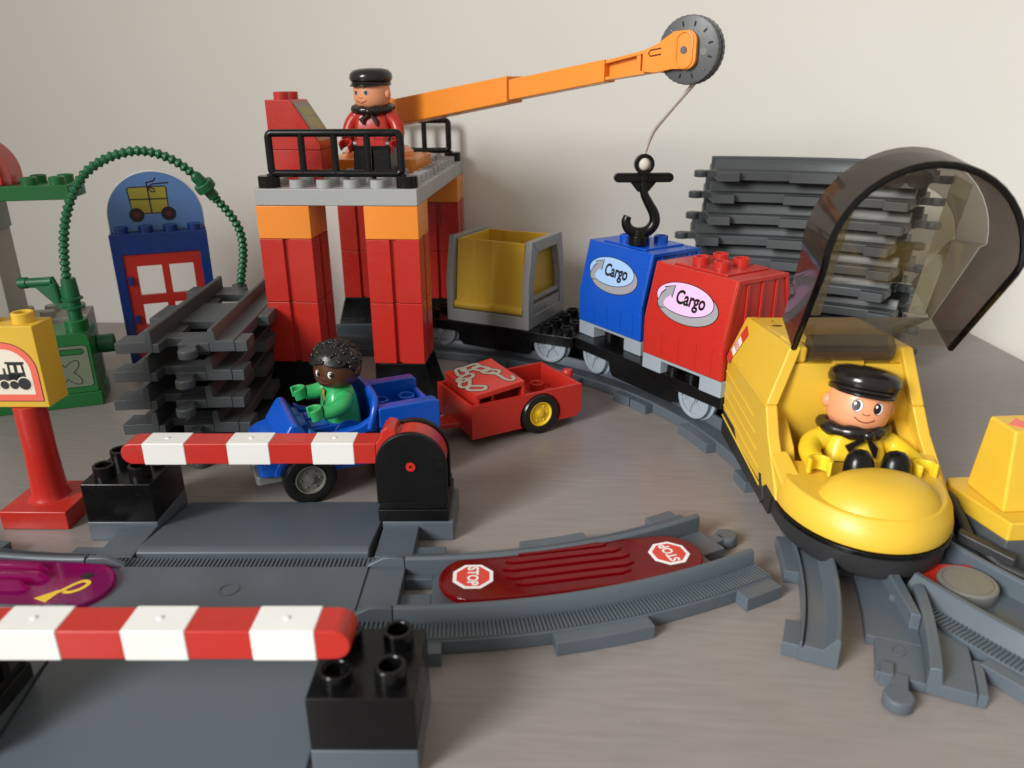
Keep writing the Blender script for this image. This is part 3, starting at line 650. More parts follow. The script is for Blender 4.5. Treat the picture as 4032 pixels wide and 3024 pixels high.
flat(rrect(-30.5, -6.1, 35.7, 38.7, 1.4), 0.05, 0.18).xf(Mp).build('slot', 'green', pu, bev=0)
def blob(rr, z):
    m = MB()
    for a in (45, 135, 225, 315): m.add(*(lambda P_: ([(x, y, z + 0.05) for x, y in P_], [tuple(range(len(P_)))]))([(-17.6 + 4.6 * math.cos(R(a)) + x * math.cos(R(a)) - y * math.sin(R(a)), 23.6 + 4.6 * math.sin(R(a)) + x * math.sin(R(a)) + y * math.cos(R(a))) for x, y in ell(0, 0, 5.8 + rr, 2.7 + rr, 24)]))
    m.add([(x, y, z + 0.06) for x, y in ell(-17.6, 23.6, 3.6 + rr, 3.6 + rr, 24)], [tuple(range(24))])
    return m
blob(0.5, 0.12).xf(Mp).build('cross_outline', 'ink_black', pu, bev=0); blob(0.0, 0.2).xf(Mp).build('cross', 'ink_palegreen', pu, bev=0)
MB().cyl((-1.0, 26, 34), (9, 26, 34), 6.2, n=14).build('filler_cap', 'hose_green', pu, bev=0.6)
# white bricks behind the pump
wb = thing('white_brick', 'shade-toned white two by four brick standing behind the green fuel pump', 'brick', (-143, 38, 0), 23.3)
MB().prism(rrect(-64, 0, 0, 31.8, 0.5), 0.05, 49.0).build('body', 'shaded_white', wb, bev=0.6)
for xx in (-8, -24, -40, -56):
    for yy in (8, 24): stud(wb, xx, yy, 49.0, 'shaded_white', hollow=False)
MB().cyl((-0.5, 16, 38), (0.5, 16, 38), 3.0, n=16).build('peg_hole', 'ink_black', wb, bev=0)
# hose with nozzle
hp = [(-132.1, 10.0, 79.5), (-129.9, 9.0, 94.2), (-127.0, 8.5, 107.6), (-122.7, 9.0, 121.4), (-116.0, 10.0, 134.9), (-107.5, 13.0, 146.4), (-95.6, 17.0, 154.1), (-84.6, 21.0, 157.5), (-77.1, 25.0, 157.9), (-68.4, 29.0, 155.7), (-60.0, 33.0, 150.6), (-53.3, 37.0, 143.7), (-49.1, 40.0, 137.6), (-46.1, 43.0, 131.0), (-42.8, 46.0, 125.1), (-38.2, 50.0, 116.5), (-34.8, 53.0, 107.0), (-34.8, 56.0, 96.4), (-37.2, 59.0, 84.7), (-41.6, 62.0, 70.9), (-44.5, 66, 58), (-46, 70, 46)]
ho = thing('fuel_hose', 'ribbed green fuel hose arching from the pump nozzle over the blue door', 'hose', (-132, 10.6, 56))
off = Vector((132, -10.6, -56))
sm_ = smooth_path(hp, 12); rs = [sm_[0]]; acc = 0.0; step = 0.55                  # even spacing so that the rings are regular
for a, b in zip(sm_[:-1], sm_[1:]):
    d = (b - a).length; 
    while acc + d >= step:
        t = (step - acc) / d; a = a.lerp(b, t); rs.append(a); d = (b - a).length; acc = 0.0
    acc += d
MB().tube([q + off for q in rs], lambda i: 2.55 + 0.62 * math.sin(2 * PI * i * step / 3.9), 12).build('hose', 'hose_green', ho, bev=0)
jx = [Vector(q) + off for q in (hp[11], hp[12], hp[13], hp[14])]
MB().tube([jx[0].lerp(jx[1], 0.3), jx[1]], 3.7, 16).build('coupling', 'hose_green', ho, bev=0.3)
MB().tube([jx[1], jx[1].lerp(jx[2], 0.7)], 6.3, 18).build('coupling_nut', 'hose_green', ho, bev=0.8)
MB().tube([jx[1].lerp(jx[2], 0.7), jx[2].lerp(jx[3], 0.5)], 3.7, 16).build('coupling', 'hose_green', ho, bev=0.3)
nz = MB().lathe([(4.0, -2), (4.0, 6), (6.4, 7), (6.4, 8.2), (4.6, 8.6), (4.6, 12), (6.4, 12.5), (6.4, 13.6), (5.0, 14.2), (4.8, 20), (4.2, 26)], (0.5, 0, 0), n=24)
nz.build('nozzle_body', 'hose_green', ho, bev=0)
MB().prism([(-29, 19.6), (-29, 25.2), (-24, 25.4), (-9.5, 27.0), (-6.8, 20), (-3.5, 20), (-3.5, 6), (-8, 6), (-21.5, 19.8)], -1.7, 1.7, 'y').build('trigger_guard', 'hose_green', ho, bev=0.6)
MB().cyl((-30.5, 0, 22.5), (-9.5, 0, 24.0), 2.9, n=18).build('spout', 'hose_green', ho, bev=0.4)
MB().cyl((-32.0, 0, 22.4), (-26.5, 0, 22.8), 3.6, n=18).build('spout_collar', 'hose_green', ho, bev=0.4)
MB().cyl((-8.5, -1.8, 23.0), (-7.4, -1.8, 11.0), 2.4, n=14).build('handle_rib', 'hose_green', ho, bev=0.4)
# roof plate with arch, carried by a pillar that stands outside the picture
rf = thing('station_roof', 'green roof plate with round studs and a red arch above the pump', 'roof', (-124.5, 18.5, 0), 15)
rp = MB().box(-128, 0, 0, 31.8, 129.6, 138.4).build('roof_plate', 'green', rf, bev=0.5)
for xx in (-8, -24, -88, -104, -120):
    for yy in (8, 24): stud(rp, xx, yy, 138.4, 'green', 4.7, 4.5)
ar = [(-77, 138.6), (-33, 138.6)] + arcpts(-55, 145, 22, 0, 180, 20)
MB().prism(ar, 6, 25, 'y').build('arch_block', 'pink_clear', rf, bev=0.5)
ai = arcpts(-55, 144, 17.5, 0, 180, 20); 
MB().prism([(-72.5, 138.7), (-37.5, 138.7)] + ai, 3.6, 5.9, 'y').build('arch_face', 'red', rf, bev=0.4)
flat([(-67, 141), (-43, 141)] + arcpts(-55, 145, 12, 0, 180, 18), 0.1).xf(TM((0, 3.55, 0), (1, 0, 0), (0, 0, 1))).build('arch_window', 'ink_cream', rf, bev=0)
MB().prism(rrect(-80, -48.6, 0.2, 31.6, 0.4), 110.6, 129.5).build('pillar_head', 'ink_palegreen', rf, bev=0.5)
MB().prism(rrect(-79.0, -49.6, 1.2, 30.6, 0.6), 0.1, 110.4).build('pillar', 'shaded_white', rf, bev=0.5)

# ------------------------------------------------------------------ blue door frame with red door and arched sign
DX, DY, DA = -134.0, 66.0, 25.5
df = thing('door_frame', 'dark blue door frame with four studs, holding the red door', 'door frame', (DX, DY, 0), DA)
fm = MB(); W, H = 63.6, 99.0
fm.prism([(0, 0.1), (6.4, 0.1), (6.4, 84.5), (W - 6.4, 84.5), (W - 6.4, 0.1), (W, 0.1), (W, H), (0, H)], 0, 15.6, 'y')
fm.build('frame', 'deep_blue', df, bev=0.5)
for i in range(4): stud(df, 7.9 + 16 * i, 5.6, H, 'deep_blue', 4.7, 4.5, hollow=False)
for zz in (66, 38): MB().box(7.6, 10.6, -0.9, 2, zz - 3, zz + 3).build('hinge', 'deep_blue', df, bev=0.3)
dr = thing('red_door', 'red door with four square panes in the blue frame', 'door', (DX, DY, 0), DA)
x0, x1, z0, z1 = 6.2, W - 6.2, 4.0, 84.7
cols = [(x0, 14.2), (30.2, 35.0), (51.5, x1)]; rows = [(z0, 9), (27.5, 32), (51, 55.6), (76.2, z1)]
dm = MB()
xs = [x0, 14.2, 30.6, 35.4, 51.6, x1]; zs = [z0, 33.0, 48.5, 55.0, 76.0, z1]
for i in range(5):
    for j in range(5):
        if i in (1, 3) and j in (1, 3): continue
        a = len(dm.v)
for j in range(5):
    if j in (1, 3):
        for i in (0, 2, 4): dm.box(xs[i], xs[i + 1], 1.2, 4.4, zs[j] + 0.0, zs[j + 1])
    else: dm.box(x0, x1, 1.2, 4.4, zs[j], zs[j + 1])
dm.build('leaf', 'red', dr, bev=0)
sg = thing('arch_sign', 'round topped pale blue sign showing a yellow parcel on wheels above the door', 'sign', (DX, DY, 99.2), DA)
ap = [(0.4, 0), (63.2, 0), (63.2, 9)] + arcpts(31.8, 9.5, 31.4, 2, 178, 30) + [(0.4, 9)]
MB().prism(ap, 10.2, 15.6, 'y').build('body', 'white', sg, bev=0.5)
Md = TM((0, 10.1, 0), (1, 0, 0), (0, 0, 1))
ap2 = [(0.9, 0.5), (62.7, 0.5), (62.7, 9)] + arcpts(31.8, 9.5, 30.9, 2, 178, 30) + [(0.9, 9)]
flat(ap2, 0.06).xf(Md).build('print_sky', 'ink_sky', sg, bev=0)
flat([(17.2, 12.0), (40.5, 12.0), (41.0, 30.0), (15.8, 30.0), (16.4, 22)], 0.05, 0.08).xf(Md).build('parcel_print', 'ink_khaki', sg, bev=0)
ol = stroke([(17.2, 12.0), (40.5, 12.0), (41.0, 29.5), (40.0, 30.2), (17.0, 30.2), (15.8, 29.2), (16.4, 22)], 0.8, 0.05, 0.14, True)
for l_ in ([(16.5, 22), (40.8, 21.6)], [(29.4, 12), (29.0, 30)], [(29, 30), (28.6, 33.0), (33.5, 34.0), (35, 36)], [(29, 30), (33, 32), (43, 32.4)], [(29, 30), (33.5, 28.6), (33.6, 26.4), (31, 27), (29.2, 29.6)]): 
    o2 = stroke(l_, 0.9, 0.05, 0.20); ol.add(o2.v, o2.f)
for cx in (19.5, 40.3): ol.prism(ell(cx, 11.2, 4.9, 4.9, 26), 0.20, 0.25)
ol.xf(Md).build('print_lines', 'ink_black', sg, bev=0)
wm = MB()
for cx in (19.5, 40.3): wm.prism(ell(cx, 11.2, 1.9, 1.9, 18), 0.26, 0.31)
wm.xf(Md).build('wheel_hub_print', 'ink_maroon', sg, bev=0)

# ------------------------------------------------------------------ stacks of spare track
ST = 15.4
for k in range(5):
    dx, dy, da = [(0, 0, 7.4), (-1.5, -1, 7.2), (-2.5, -3.0, 7.9), (-1.0, -1.5, 7.0), (1.5, 1.0, 7.6)][k]
    lab = ['lowest grey track of the left stack, lying on the table', 'second track from the bottom of the left stack', 'middle track of the five in the left stack',
           'second track from the top of the left stack', 'topmost straight grey track of the left stack, open sleepers showing'][k]
    f = path_of(0)
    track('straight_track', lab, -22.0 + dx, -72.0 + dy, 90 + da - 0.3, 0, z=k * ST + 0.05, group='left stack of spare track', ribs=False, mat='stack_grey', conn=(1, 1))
orde = ['lowest', 'second lowest', 'third lowest', 'fourth lowest', 'fifth lowest', 'fifth highest', 'fourth highest', 'third highest', 'second highest', 'topmost']
for k in range(10):
    lab = '%s curved grey track of the tall stack by the wall behind the containers' % orde[k]
    dx = [0, 2, 1, 3, -4, -1, -5, 2, 3, 6][k]
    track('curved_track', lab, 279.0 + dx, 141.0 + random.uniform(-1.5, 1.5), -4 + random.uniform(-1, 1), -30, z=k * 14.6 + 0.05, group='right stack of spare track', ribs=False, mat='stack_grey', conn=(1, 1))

# ------------------------------------------------------------------ yellow lever box on the switch
yb = thing('lever_box', 'yellow upright box with a red arrow on a dark grey base, right edge', 'switch lever', (365.5, -158.5, 0), 4)
MB().prism([(0, 0), (70, 4), (70, 44), (-5, 40), (-7, 32)], 0.1, 17.0).build('base', 'dark_grey', yb, bev=0.8)
MB().prism([(-0.5, -0.5), (70, 3.5), (70, 44.5), (-5.5, 40.5), (-8, 32)], 17.1, 25.6).build('foot', 'yellow', yb, bev=0.9)
MB().loft([[(1, 8, 25.5), (70, 12, 25.5), (70, 42, 25.5), (-0.5, 34, 25.5)], [(2.5, 14, 60), (70, 18, 60), (70, 36, 60), (1.5, 31, 60)]]).build('upright', 'yellow', yb, bev=1.2, seg=3)
am = [(3.4, 21), (11, 15.0), (11, 18.8), (30, 20.0), (30, 25.6), (11, 24.6), (11, 28.2)]
MB().prism(am, 60.02, 60.14).build('arrow_print', 'ink_salmon', yb, bev=0)
MB().tube([(-9, 33, 21), (-10, 26, 22), (-9, 8, 12), (-4, -6, 9), (3, -13, 8.0)], 2.2, 10).build('lever_wire', 'black_matt', yb, bev=0)
MB().loft([[(-16, 8, 12), (-13, 12, 12), (-13, 12, 17), (-16, 8, 17)], [(-1, -9, 9), (2.4, -5, 9), (2.4, -5, 14), (-1, -9, 14)]]).build('lever', 'black_matt', yb, bev=1.0)

# ------------------------------------------------------------------ rolling stock
_wm = {}
def train_wheel(parent, x, y, z, s):
    if 'w' not in _wm:
        m = MB().lathe([(1.5, -0.6), (3.2, -0.6), (3.2, 0.6), (9.6, 0.8), (9.6, -0.4), (11.0, -0.8), (12.2, -0.4), (12.2, 3.0), (14.0, 3.6), (14.0, 6.0), (13.0, 6.6), (0.5, 6.6)], (0, 0, 0), 'y', n=40)
        for v in m.v: v.z = min(v.z, 8.2)                 # the top of the wheel runs inside the deck
        _wm['w'] = m.mesh('wheel', 'blue_grey')
        sp = MB()
        for i in range(6):
            a = R(60 * i + 12); c0 = Vector((3.0 * math.cos(a), 0.3, 3.0 * math.sin(a))); c1 = Vector((9.8 * math.cos(a), 0.4, 9.8 * math.sin(a)))
            sp.tube([c0, c1], 0.75, 8)
        sp.lathe([(0.4, -1.8), (2.4, -1.6), (2.6, -0.4), (2.6, 0.6)], (0, 0, 0), 'y', n=16)
        for v in sp.v: v.z = min(v.z, 8.2)
        _wm['s'] = sp.mesh('spokes', 'blue_grey')
    w = put('wheel', _wm['w'], parent, bev=0, loc=(x, y, z), rz=0 if s < 0 else 180)
    put('spokes', _wm['s'], w, bev=0)
def wagon(name, label, x, y, rz, L, studs, wx):
    t = thing(name, label, 'wagon', (x, y, 0), rz, 'flat train wagons')
    MB().prism(rrect(-L / 2, L / 2, -32.2, 32.2, 1.0), 21.6, 29.0).build('deck', 'black', t, bev=0.5)
    mb = MB()
    for s in (-1, 1):
        mb.prism([(-wx + 16, 14.5), (-wx + 19, 11.0), (wx - 19, 11.0), (wx - 16, 14.5), (wx - 14, 21.8), (-wx + 14, 21.8)], s * 24, s * 29.5, 'y')
    mb.build('side_frame', 'black', t, bev=0.6)
    MB().box(-wx - 6, wx + 6, -17, 17, 12, 21.7).build('underframe', 'black', t, bev=0.8)
    for sx in (-1, 1):
        for s in (-1, 1): train_wheel(t, sx * wx, s * 29.5, 20.2, s)
        MB().cyl((sx * wx, -26, 20.4), (sx * wx, 26, 20.4), 2.4, n=14).build('axle', 'black', t, bev=0)
        MB().prism([(sx * L / 2, -6), (sx * (L / 2 + 7), -5), (sx * (L / 2 + 9), 0), (sx * (L / 2 + 7), 5), (sx * L / 2, 6)], 17, 21.4).build('coupling', 'black', t, bev=0.5)
    for (sx, sy) in studs: stud(t, sx, sy, 29.0, 'black', 4.7, 4.5)
    return t
W1 = (140.0, 126.0, -22.8)
wagon('flat_wagon', 'black wagon carrying the grey and yellow hopper beside the crane', *W1, 128, [(sx, sy) for sx in (40, 56) for sy in (-24, -8, 8, 24)] + [(sx, sy) for sx in (-56,) for sy in (-24, -8, 8, 24)], 45.4)
W2 = (253.6, 40.2, -53.1)
W2S = [(-72 + 16 * i, sy) for i in range(10) for sy in (-24, -8, 8, 24)]
W2S = [(x_, y_) for x_, y_ in W2S if not (x_ < 12 and y_ < -18)]
wagon('flat_wagon', 'black wagon under the blue and red cargo containers', *W2, 142, W2S, 47)
def loc_of(fr, x, y): c, s = math.cos(R(fr[2])), math.sin(R(fr[2])); return (fr[0] + c * x - s * y, fr[1] + s * x + c * y)
# hopper
hx, hy = loc_of(W1, -39, -30.5)
hp_ = thing('hopper', 'yellow open hopper bucket in a light grey frame on the rear wagon', 'hopper', (hx, hy, 29.1), W1[2])
MB().prism(rrect(0, 68, 0, 62.5, 0.6), 0, 9.2).build('frame_base', 'silver_grey', hp_, bev=0.5)
for xa, xb in ((0, 5.2), (62.8, 68)):
    e = MB(); z0, z1, zt = 9.0, 31.5, 62.4; i = 6.6
    rows = [(0, 62.5, z0), (0, 62.5, z1), (6.0, 56.5, zt)]
    wv = 8.5
    e.prism([(0, z0), (wv, z0), (wv, z1), (6.0 + wv, zt - 8), (6.0, zt), (0, z1)], xa, xb, 'x')
    e.prism([(62.5, z0), (62.5 - wv, z0), (62.5 - wv, z1), (56.5 - wv, zt - 8), (56.5, zt), (62.5, z1)], xa, xb, 'x')
    e.prism([(6.0, zt), (56.5, zt), (56.5 - wv, zt - 8), (6.0 + wv, zt - 8)], xa, xb, 'x')
    e.prism([(wv, z0), (62.5 - wv, z0), (62.5 - wv, z0 + 7.5), (wv, z0 + 7.5)], xa + 0.6, xb - 0.6, 'x')
    e.prism([(wv, z0 + 10), (62.5 - wv, z0 + 10), (62.5 - wv, z0 + 13), (wv, z0 + 13)], xa + 1.0, xb - 1.0, 'x')
    e.build('end_frame', 'silver_grey', hp_, bev=0.5)
bk = MB(); n = 9
def wallq(p0, p1, zb, zt_, lean):           # thin corrugated near / far wall
    pass
xs0, xs1 = 6.4, 61.6
for sgn, yb, yt in ((1, 3.2, 8.0), (-1, 59.3, 54.5)):
    zig = [(xs0, 0.0), (xs0 + 13, 0.0), (xs0 + 14, 0.9), (xs0 + 27, 0.9), (xs0 + 28.2, 0.0), (xs1 - 14, 0.3), (xs1 - 4, -0.6), (xs1, -0.8)]
    bot = [(x_, yb + sgn * d) for x_, d in zig]; top = [(x_, yt + sgn * d) for x_, d in zig]
    botb = [(x_, yb + sgn * (d + 1.6)) for x_, d in zig][::-1]; topb = [(x_, yt + sgn * (d + 1.6)) for x_, d in zig][::-1]
    b_ = MB().loft([[(*p, 14.5) for p in bot + botb], [(*p, 60.6) for p in top + topb]])
    b_.build('bucket_side', 'yellow', hp_, bev=0.25)
for xa in (xs0, xs1 - 1.6):
    MB().prism([(4, 14.5), (58.5, 14.5), (53.8, 60.5), (8.7, 60.5)], xa, xa + 1.6, 'x').build('bucket_end', 'yellow', hp_, bev=0.25)
MB().box(xs0, xs1, 4, 58.5, 12.5, 14.6).build('bucket_floor', 'yellow', hp_, bev=0.25)
MB().cyl((xs0 - 0.6, 3.6, 12.6), (xs1 + 0.6, 3.6, 12.6), 3.2, n=20).build('bucket_roll', 'yellow', hp_, bev=0.3)
# containers
def container(label, mat, lx, ly, pale, fr=W2, dz=0.0, skip=()):
    px, py = loc_of(fr, lx, ly)
    t = thing('cargo_container', label, 'container', (px, py, 29.1 + dz), fr[2], 'cargo containers')
    Lc, D, zb, zk, zt, i = 65.6, 55.0, 9.6, 32.5, 65.6, 7.6
    pr = [(0, zb), (0, zk), (i, zt), (D - i, zt), (D, zk), (D, zb)]
    MB().prism(pr, 1.6, Lc - 1.6, 'x').build('body', mat, t, bev=0.8, seg=3)
    ins = lambda d: [(d, zb), (d, zk), (i + d * .8, zt - d), (D - i - d * .8, zt - d), (D - d, zk), (D - d, zb)]
    for xa, xb, s in ((Lc - 1.7, Lc - 0.5, 1), (0.5, 1.7, -1)):            # raised lip round each end, ribs inside it
        lip = MB(); o_, n_ = pr, ins(2.4)
        for a in range(5): lip.loft([[(xa, *o_[a]), (xa, *o_[a + 1]), (xa, *n_[a + 1]), (xa, *n_[a])], [(xb, *o_[a]), (xb, *o_[a + 1]), (xb, *n_[a + 1]), (xb, *n_[a])]])
        lo = lip.build('end_lip', mat, t, bev=0.3)
        for yy in (16, 27.5, 39): MB().box(xa + 0.1, xb - 0.1, yy - 1.0, yy + 1.0, zb, zt - 3).build('rib', mat, lo, bev=0.3)
    for xx in (17, 31, 45, 57): MB().box(xx - 0.35, xx + 0.35, -0.32, 0.3, zb + 2, zk - 6).build('seam', mat, t, bev=0.1)
    MB().prism(rrect(12, Lc - 12, D / 2 - 17, D / 2 + 17, 1.0), zt - 0.1, zt + 1.1).build('top_panel', mat, t, bev=0.4)
    for a in (-8, 8):
        for b in (-8, 8):
            if (a, b) not in skip: stud(t, Lc / 2 + a, D / 2 + b, zt + 1.1, mat, 4.7, 4.6)
    for xa, xb in ((0.2, 16.6), (Lc - 16.8, Lc - 0.2)):
        MB().prism(rrect(xa, xb, 0.4, D - 0.4, 0.5), 0, zb - 0.1).build('foot', 'blue_grey', t, bev=0.4)
    MB().box(16.4, Lc - 16.6, 0.8, D - 0.8, zb - 1.8, zb - 0.15).build('sill', 'blue_grey', t, bev=0.2)
    # printed oval badge on the sloping face
    th = Vector((0, i, zt - zk)).normalized()
    M = TM((30.5, (i * 14.6 / (zt - zk)) - 0.06, zk + 14.6), (1, 0, 0), th) @ Matrix.Diagonal((1.18, 1.0, 1, 1))
    sw = lambda k: ell(1.6, -1.6, 20.2 + k, 10.6 + k, 48)
    flat(sw(0.45), 0.05, 0.04).xf(M).build('badge_outline', 'ink_black', t, bev=0)
    flat(sw(0.0), 0.05, 0.09).xf(M).build('badge_swoosh', 'ink_grey', t, bev=0)
    flat(ell(-0.8, 1.6, 19.5, 9.4, 48), 0.05, 0.15).xf(M).build('badge_ring', 'ink_black', t, bev=0)
    flat(ell(-0.8, 1.6, 19.05, 8.95, 48), 0.05, 0.20).xf(M).build('badge_field', pale, t, bev=0)
    ah = [(-18.4, -3.4), (-16.6, 1.6), (-14.0, 4.4), (-15.4, 5.4), (-8.8, 7.8), (-9.4, 0.8), (-10.6, 1.9), (-13.2, -0.4), (-14.2, -3.0), (-13.0, -6.0), (-16.5, -6.4)]
    ow = [(p[0] * 1.0 - (0.5 if p[0] < -12 else -0.5), p[1] + (0.5 if p[1] > 1.5 else -0.5)) for p in ah]
    flat(ow, 0.04, 0.25).xf(M).build('badge_arrow_edge', 'ink_black', t, bev=0)
    flat(ah, 0.04, 0.30).xf(M).build('badge_arrow', 'ink_grey', t, bev=0)
    text('Cargo', 11.0, 0.03, 0.70, 0.05, t=0.03, z=0.34).xf(Matrix(M) @ Matrix.Translation((3.4, 1.2, 0))).build('lettering', 'ink_black', t, bev=0)
    return t
container('red cargo container with a pink oval badge, right behind the yellow engine', 'red', 5.6, -34.4, 'ink_pink')
container('blue cargo container with a pale blue oval badge, under the hook', 'blue', -74.6, -22.8, 'ink_paleblue', skip=((-8, 8),))

# ------------------------------------------------------------------ yellow locomotive (local -y = forward)
LX, LY, LR = 313.0, -100.0, 2.5
lo = thing('locomotive', 'yellow train engine with rounded nose and raised smoky canopy', 'locomotive', (LX, LY, 0), LR)
def nose(w, y0, r, n=20, cx=-1.8):        # plan outline from (-w,yr) round the nose to (w,yr)
    return [(cx + w * math.cos(R(180 + 180 * i / n)), y0 + r * math.sin(R(180 + 180 * i / n))) for i in range(n + 1)]
# black chassis
pl = [(-36.5, 68), (-36.5, -20)] + nose(34.6, -36, 40.6)[0:] + [(34.5, -20), (36, 68)]
MB().loft([[(p[0] * .94, p[1] * .97 - 1, 7.6) for p in pl], [(p[0], p[1], 10.5) for p in pl], [(p[0], p[1], 20.5) for p in pl]]).build('chassis', 'black_matt', lo, bev=0.6)
rim = nose(36.2, -36, 42.9); rimi = nose(33.4, -36, 39.5)
MB().loft([[(p[0], p[1], z) for z, p in ((18.6, a), (20.6, a), (20.6, b), (18.6, b))] for a, b in zip(rim, rimi)]).build('chassis_lip', 'black', lo, bev=0.3)
MB().prism([(70, 21.2), (40, 21.2), (34, 16.2), (-14, 16.4), (-20, 20.8), (-30, 20.8), (-27, 9.0), (70, 6.0)], -37.6, -36.0, 'x').build('side_skirt', 'chassis_black', lo, bev=0.5)
MB().prism([(70, 21.2), (40, 21.2), (34, 16.2), (-14, 16.4), (-20, 20.8), (-36, 20.8), (-36, 9.0), (70, 9.0)], 36.0, 37.6, 'x').build('side_skirt', 'chassis_black', lo, bev=0.5)
MB().prism([(-9, 21.5), (-13, 22.6), (-20, 12.5), (-16, 8.4)], -38.2, -37.4, 'x').build('step', 'black_matt', lo, bev=0.4)
MB().prism([(-9, 21.5), (-13, 22.6), (-20, 12.5), (-16, 8.4)], 37.4, 39.3, 'x').build('step', 'black_matt', lo, bev=0.4)
for sy in (-32, 40):
    MB().cyl((-31, sy, 17.5), (-24, sy, 17.5), 11.5, n=28).build('wheel', 'blue_grey', lo, bev=0.5); MB().cyl((24, sy, 17.5), (31, sy, 17.5), 11.5, n=28).build('wheel', 'blue_grey', lo, bev=0.5)
# yellow rear body: solid hull lofted from sections along y, front end is the seat back
def sec(y, wb, wk, zk, wt, zt, zb): return [(-wb, y, zb), (wb, y, zb), (wk, y, zk), (wt, y, zt), (-wt, y, zt), (-wk, y, zk)]
hull = MB().loft([sec(68.6, 36, 36, 54.5, 28.6, 75.3, 21.2), sec(36, 36, 36, 55, 26.6, 78.2, 21.2), sec(12, 36, 36, 55, 25.0, 80.2, 21.2)])
hull.build('rear_body', 'yellow', lo, bev=1.2, seg=3)
# side walls of the cab: from the seat back forward, top edge falls to the nose
def side_wall(s):
    o = [(69, 21.2), (69, 55), (-8, 55), (-15, 44), (-34, 25.5), (-37, 21.2), (-20.5, 21.2), (-16, 17.2), (35, 16.8), (41, 21.2)]
    up_ = [(69, 54.9), (-8, 54.9), (-0.5, 80.8), (69, 75.4)]
    kw = 38.0 if s < 0 else 34.0                       # the far wall leans in a little from the sill upwards
    outer = lambda z: (38.0 - (38.0 - kw) * max(0.0, z - 24) / 31.0) if z <= 55 else kw - (z - 55) * ((kw - 27.6) / 26.0)
    th = 5.6; w = MB()
    for poly in (o, up_): w.loft([[(s * outer(z), y, z) for y, z in poly], [(s * (outer(z) - th), y, z) for y, z in poly]])
    return w
for s in (-1, 1): side_wall(s).build('cab_wall', 'yellow', lo, bev=0.9, seg=3)
# seat back with the hinge slot, leaning
sb_ = MB()
sb_.loft([[(-33, 9, 21.5), (30, 9, 21.5), (30, 21, 21.5), (-33, 21, 21.5)], [(-35.5, -2.5, 52), (31, -2.5, 52), (31, 21, 52), (-35.5, 21, 52)], [(-29, 0.4, 72.5), (26.5, 0.4, 72.5), (26.5, 21, 72.5), (-29, 21, 72.5)]])
sb_.build('seat_back', 'yellow', lo, bev=0.8)
for s in (-1, 1):
    x0, x1 = sorted((s * 19.0, s * 26.5))
    MB().loft([[(x0, 1.0, 72.3), (x1, 1.0, 72.3), (x1, 21, 72.3), (x0, 21, 72.3)], [(x0, -0.6, 80.6), (x1 - (1.6 if s > 0 else 0), -0.6, 80.6), (x1 - (1.6 if s > 0 else 0), 21, 80.4), (x0, 21, 80.4)]]).build('hinge_cheek', 'yellow', lo, bev=1.6, seg=3)
MB().box(-7, 7, -0.2, 4, 70.6, 74.6).build('hinge_stop', 'yellow', lo, bev=0.4)
MB().box(-32, 32, -18, 16, 20.6, 22.0).build('seat', 'yellow', lo, bev=0.6)
for s in (-1, 1):                                        # arm rests beside the driver
    x0, x1 = sorted((s * 24.5, s * 32.6)); 
    MB().loft([[(x0, 8, 27), (x1, 8, 27), (x1, 8, 50), (x0 + (0 if s > 0 else 0), 8, 50)], [(x0, -22, 26), (x1, -22, 26), (x1, -14, 37), (x0, -14, 37)]]).build('arm_rest', 'yellow', lo, bev=0.8)
# moulded grooves and print on the visible side
for k in range(5):
    ya, za = 68.0, 47.5 - 6.6 * k; yb = 12.5 - 6.0 * k; zb = za - (ya - yb) * 0.14 - 2.0
    yb = 10 - 5.5 * k
    MB().tube([(-38.0, ya, za - 3), (-38.05, (ya + yb) / 2, za - 4.0), (-38.0, yb, za - 5.0)], 0.55, 8).build('side_groove', 'yellow', lo, bev=0)
Ml = TM((-35.55, 53, 61.5), (0, -1, 0), (6.8, 0, 21.0))
lg = flat([(-13, -7.5), (-3, -7.5), (3.2, 7.5), (-6.8, 7.5)], 0.08, 0.1)
Mlg = TM((-35.55, 60.5, 62.0), (0, -1, 0), (0.392, 0, 1))
lgo = flat([(-7.2, -9.2), (0.2, -11.4), (7.4, 8.6), (-0.8, 11.6)], 0.08, 0.0).xf(Mlg).build('logo_field', 'ink_red', lo, bev=0)
flat([(-4.8, -4.5), (2.6, -6.2), (5.8, 3.2), (-1.8, 5.2)], 0.05, 0.1).xf(Mlg).build('logo_edge', 'ink_yellow', lgo, bev=0)
flat([(-4.4, -4.0), (2.3, -5.7), (5.3, 2.9), (-1.5, 4.7)], 0.05, 0.16).xf(Mlg).build('logo_white', 'ink_white', lgo, bev=0)
text('LEGO', 3.6, 0.03, 0.62, 0.1, t=0.03, z=0.24).xf(Mlg @ Matrix.Translation((0.3, -0.4, 0)) @ Matrix.Rotation(R(-14), 4, 'Z')).build('lettering', 'ink_red', lgo, bev=0)
for yy, ww in ((44, 4.2), (52, 1.6)): flat(ell(0, 0, 2.6 if ww > 3 else 0.6, 1.2, 20), 0.05).xf(TM((-21, yy, 77.9), (1, 0, 0), (0, 1, -0.09))).build('top_slot', 'ink_black', lo, bev=0)
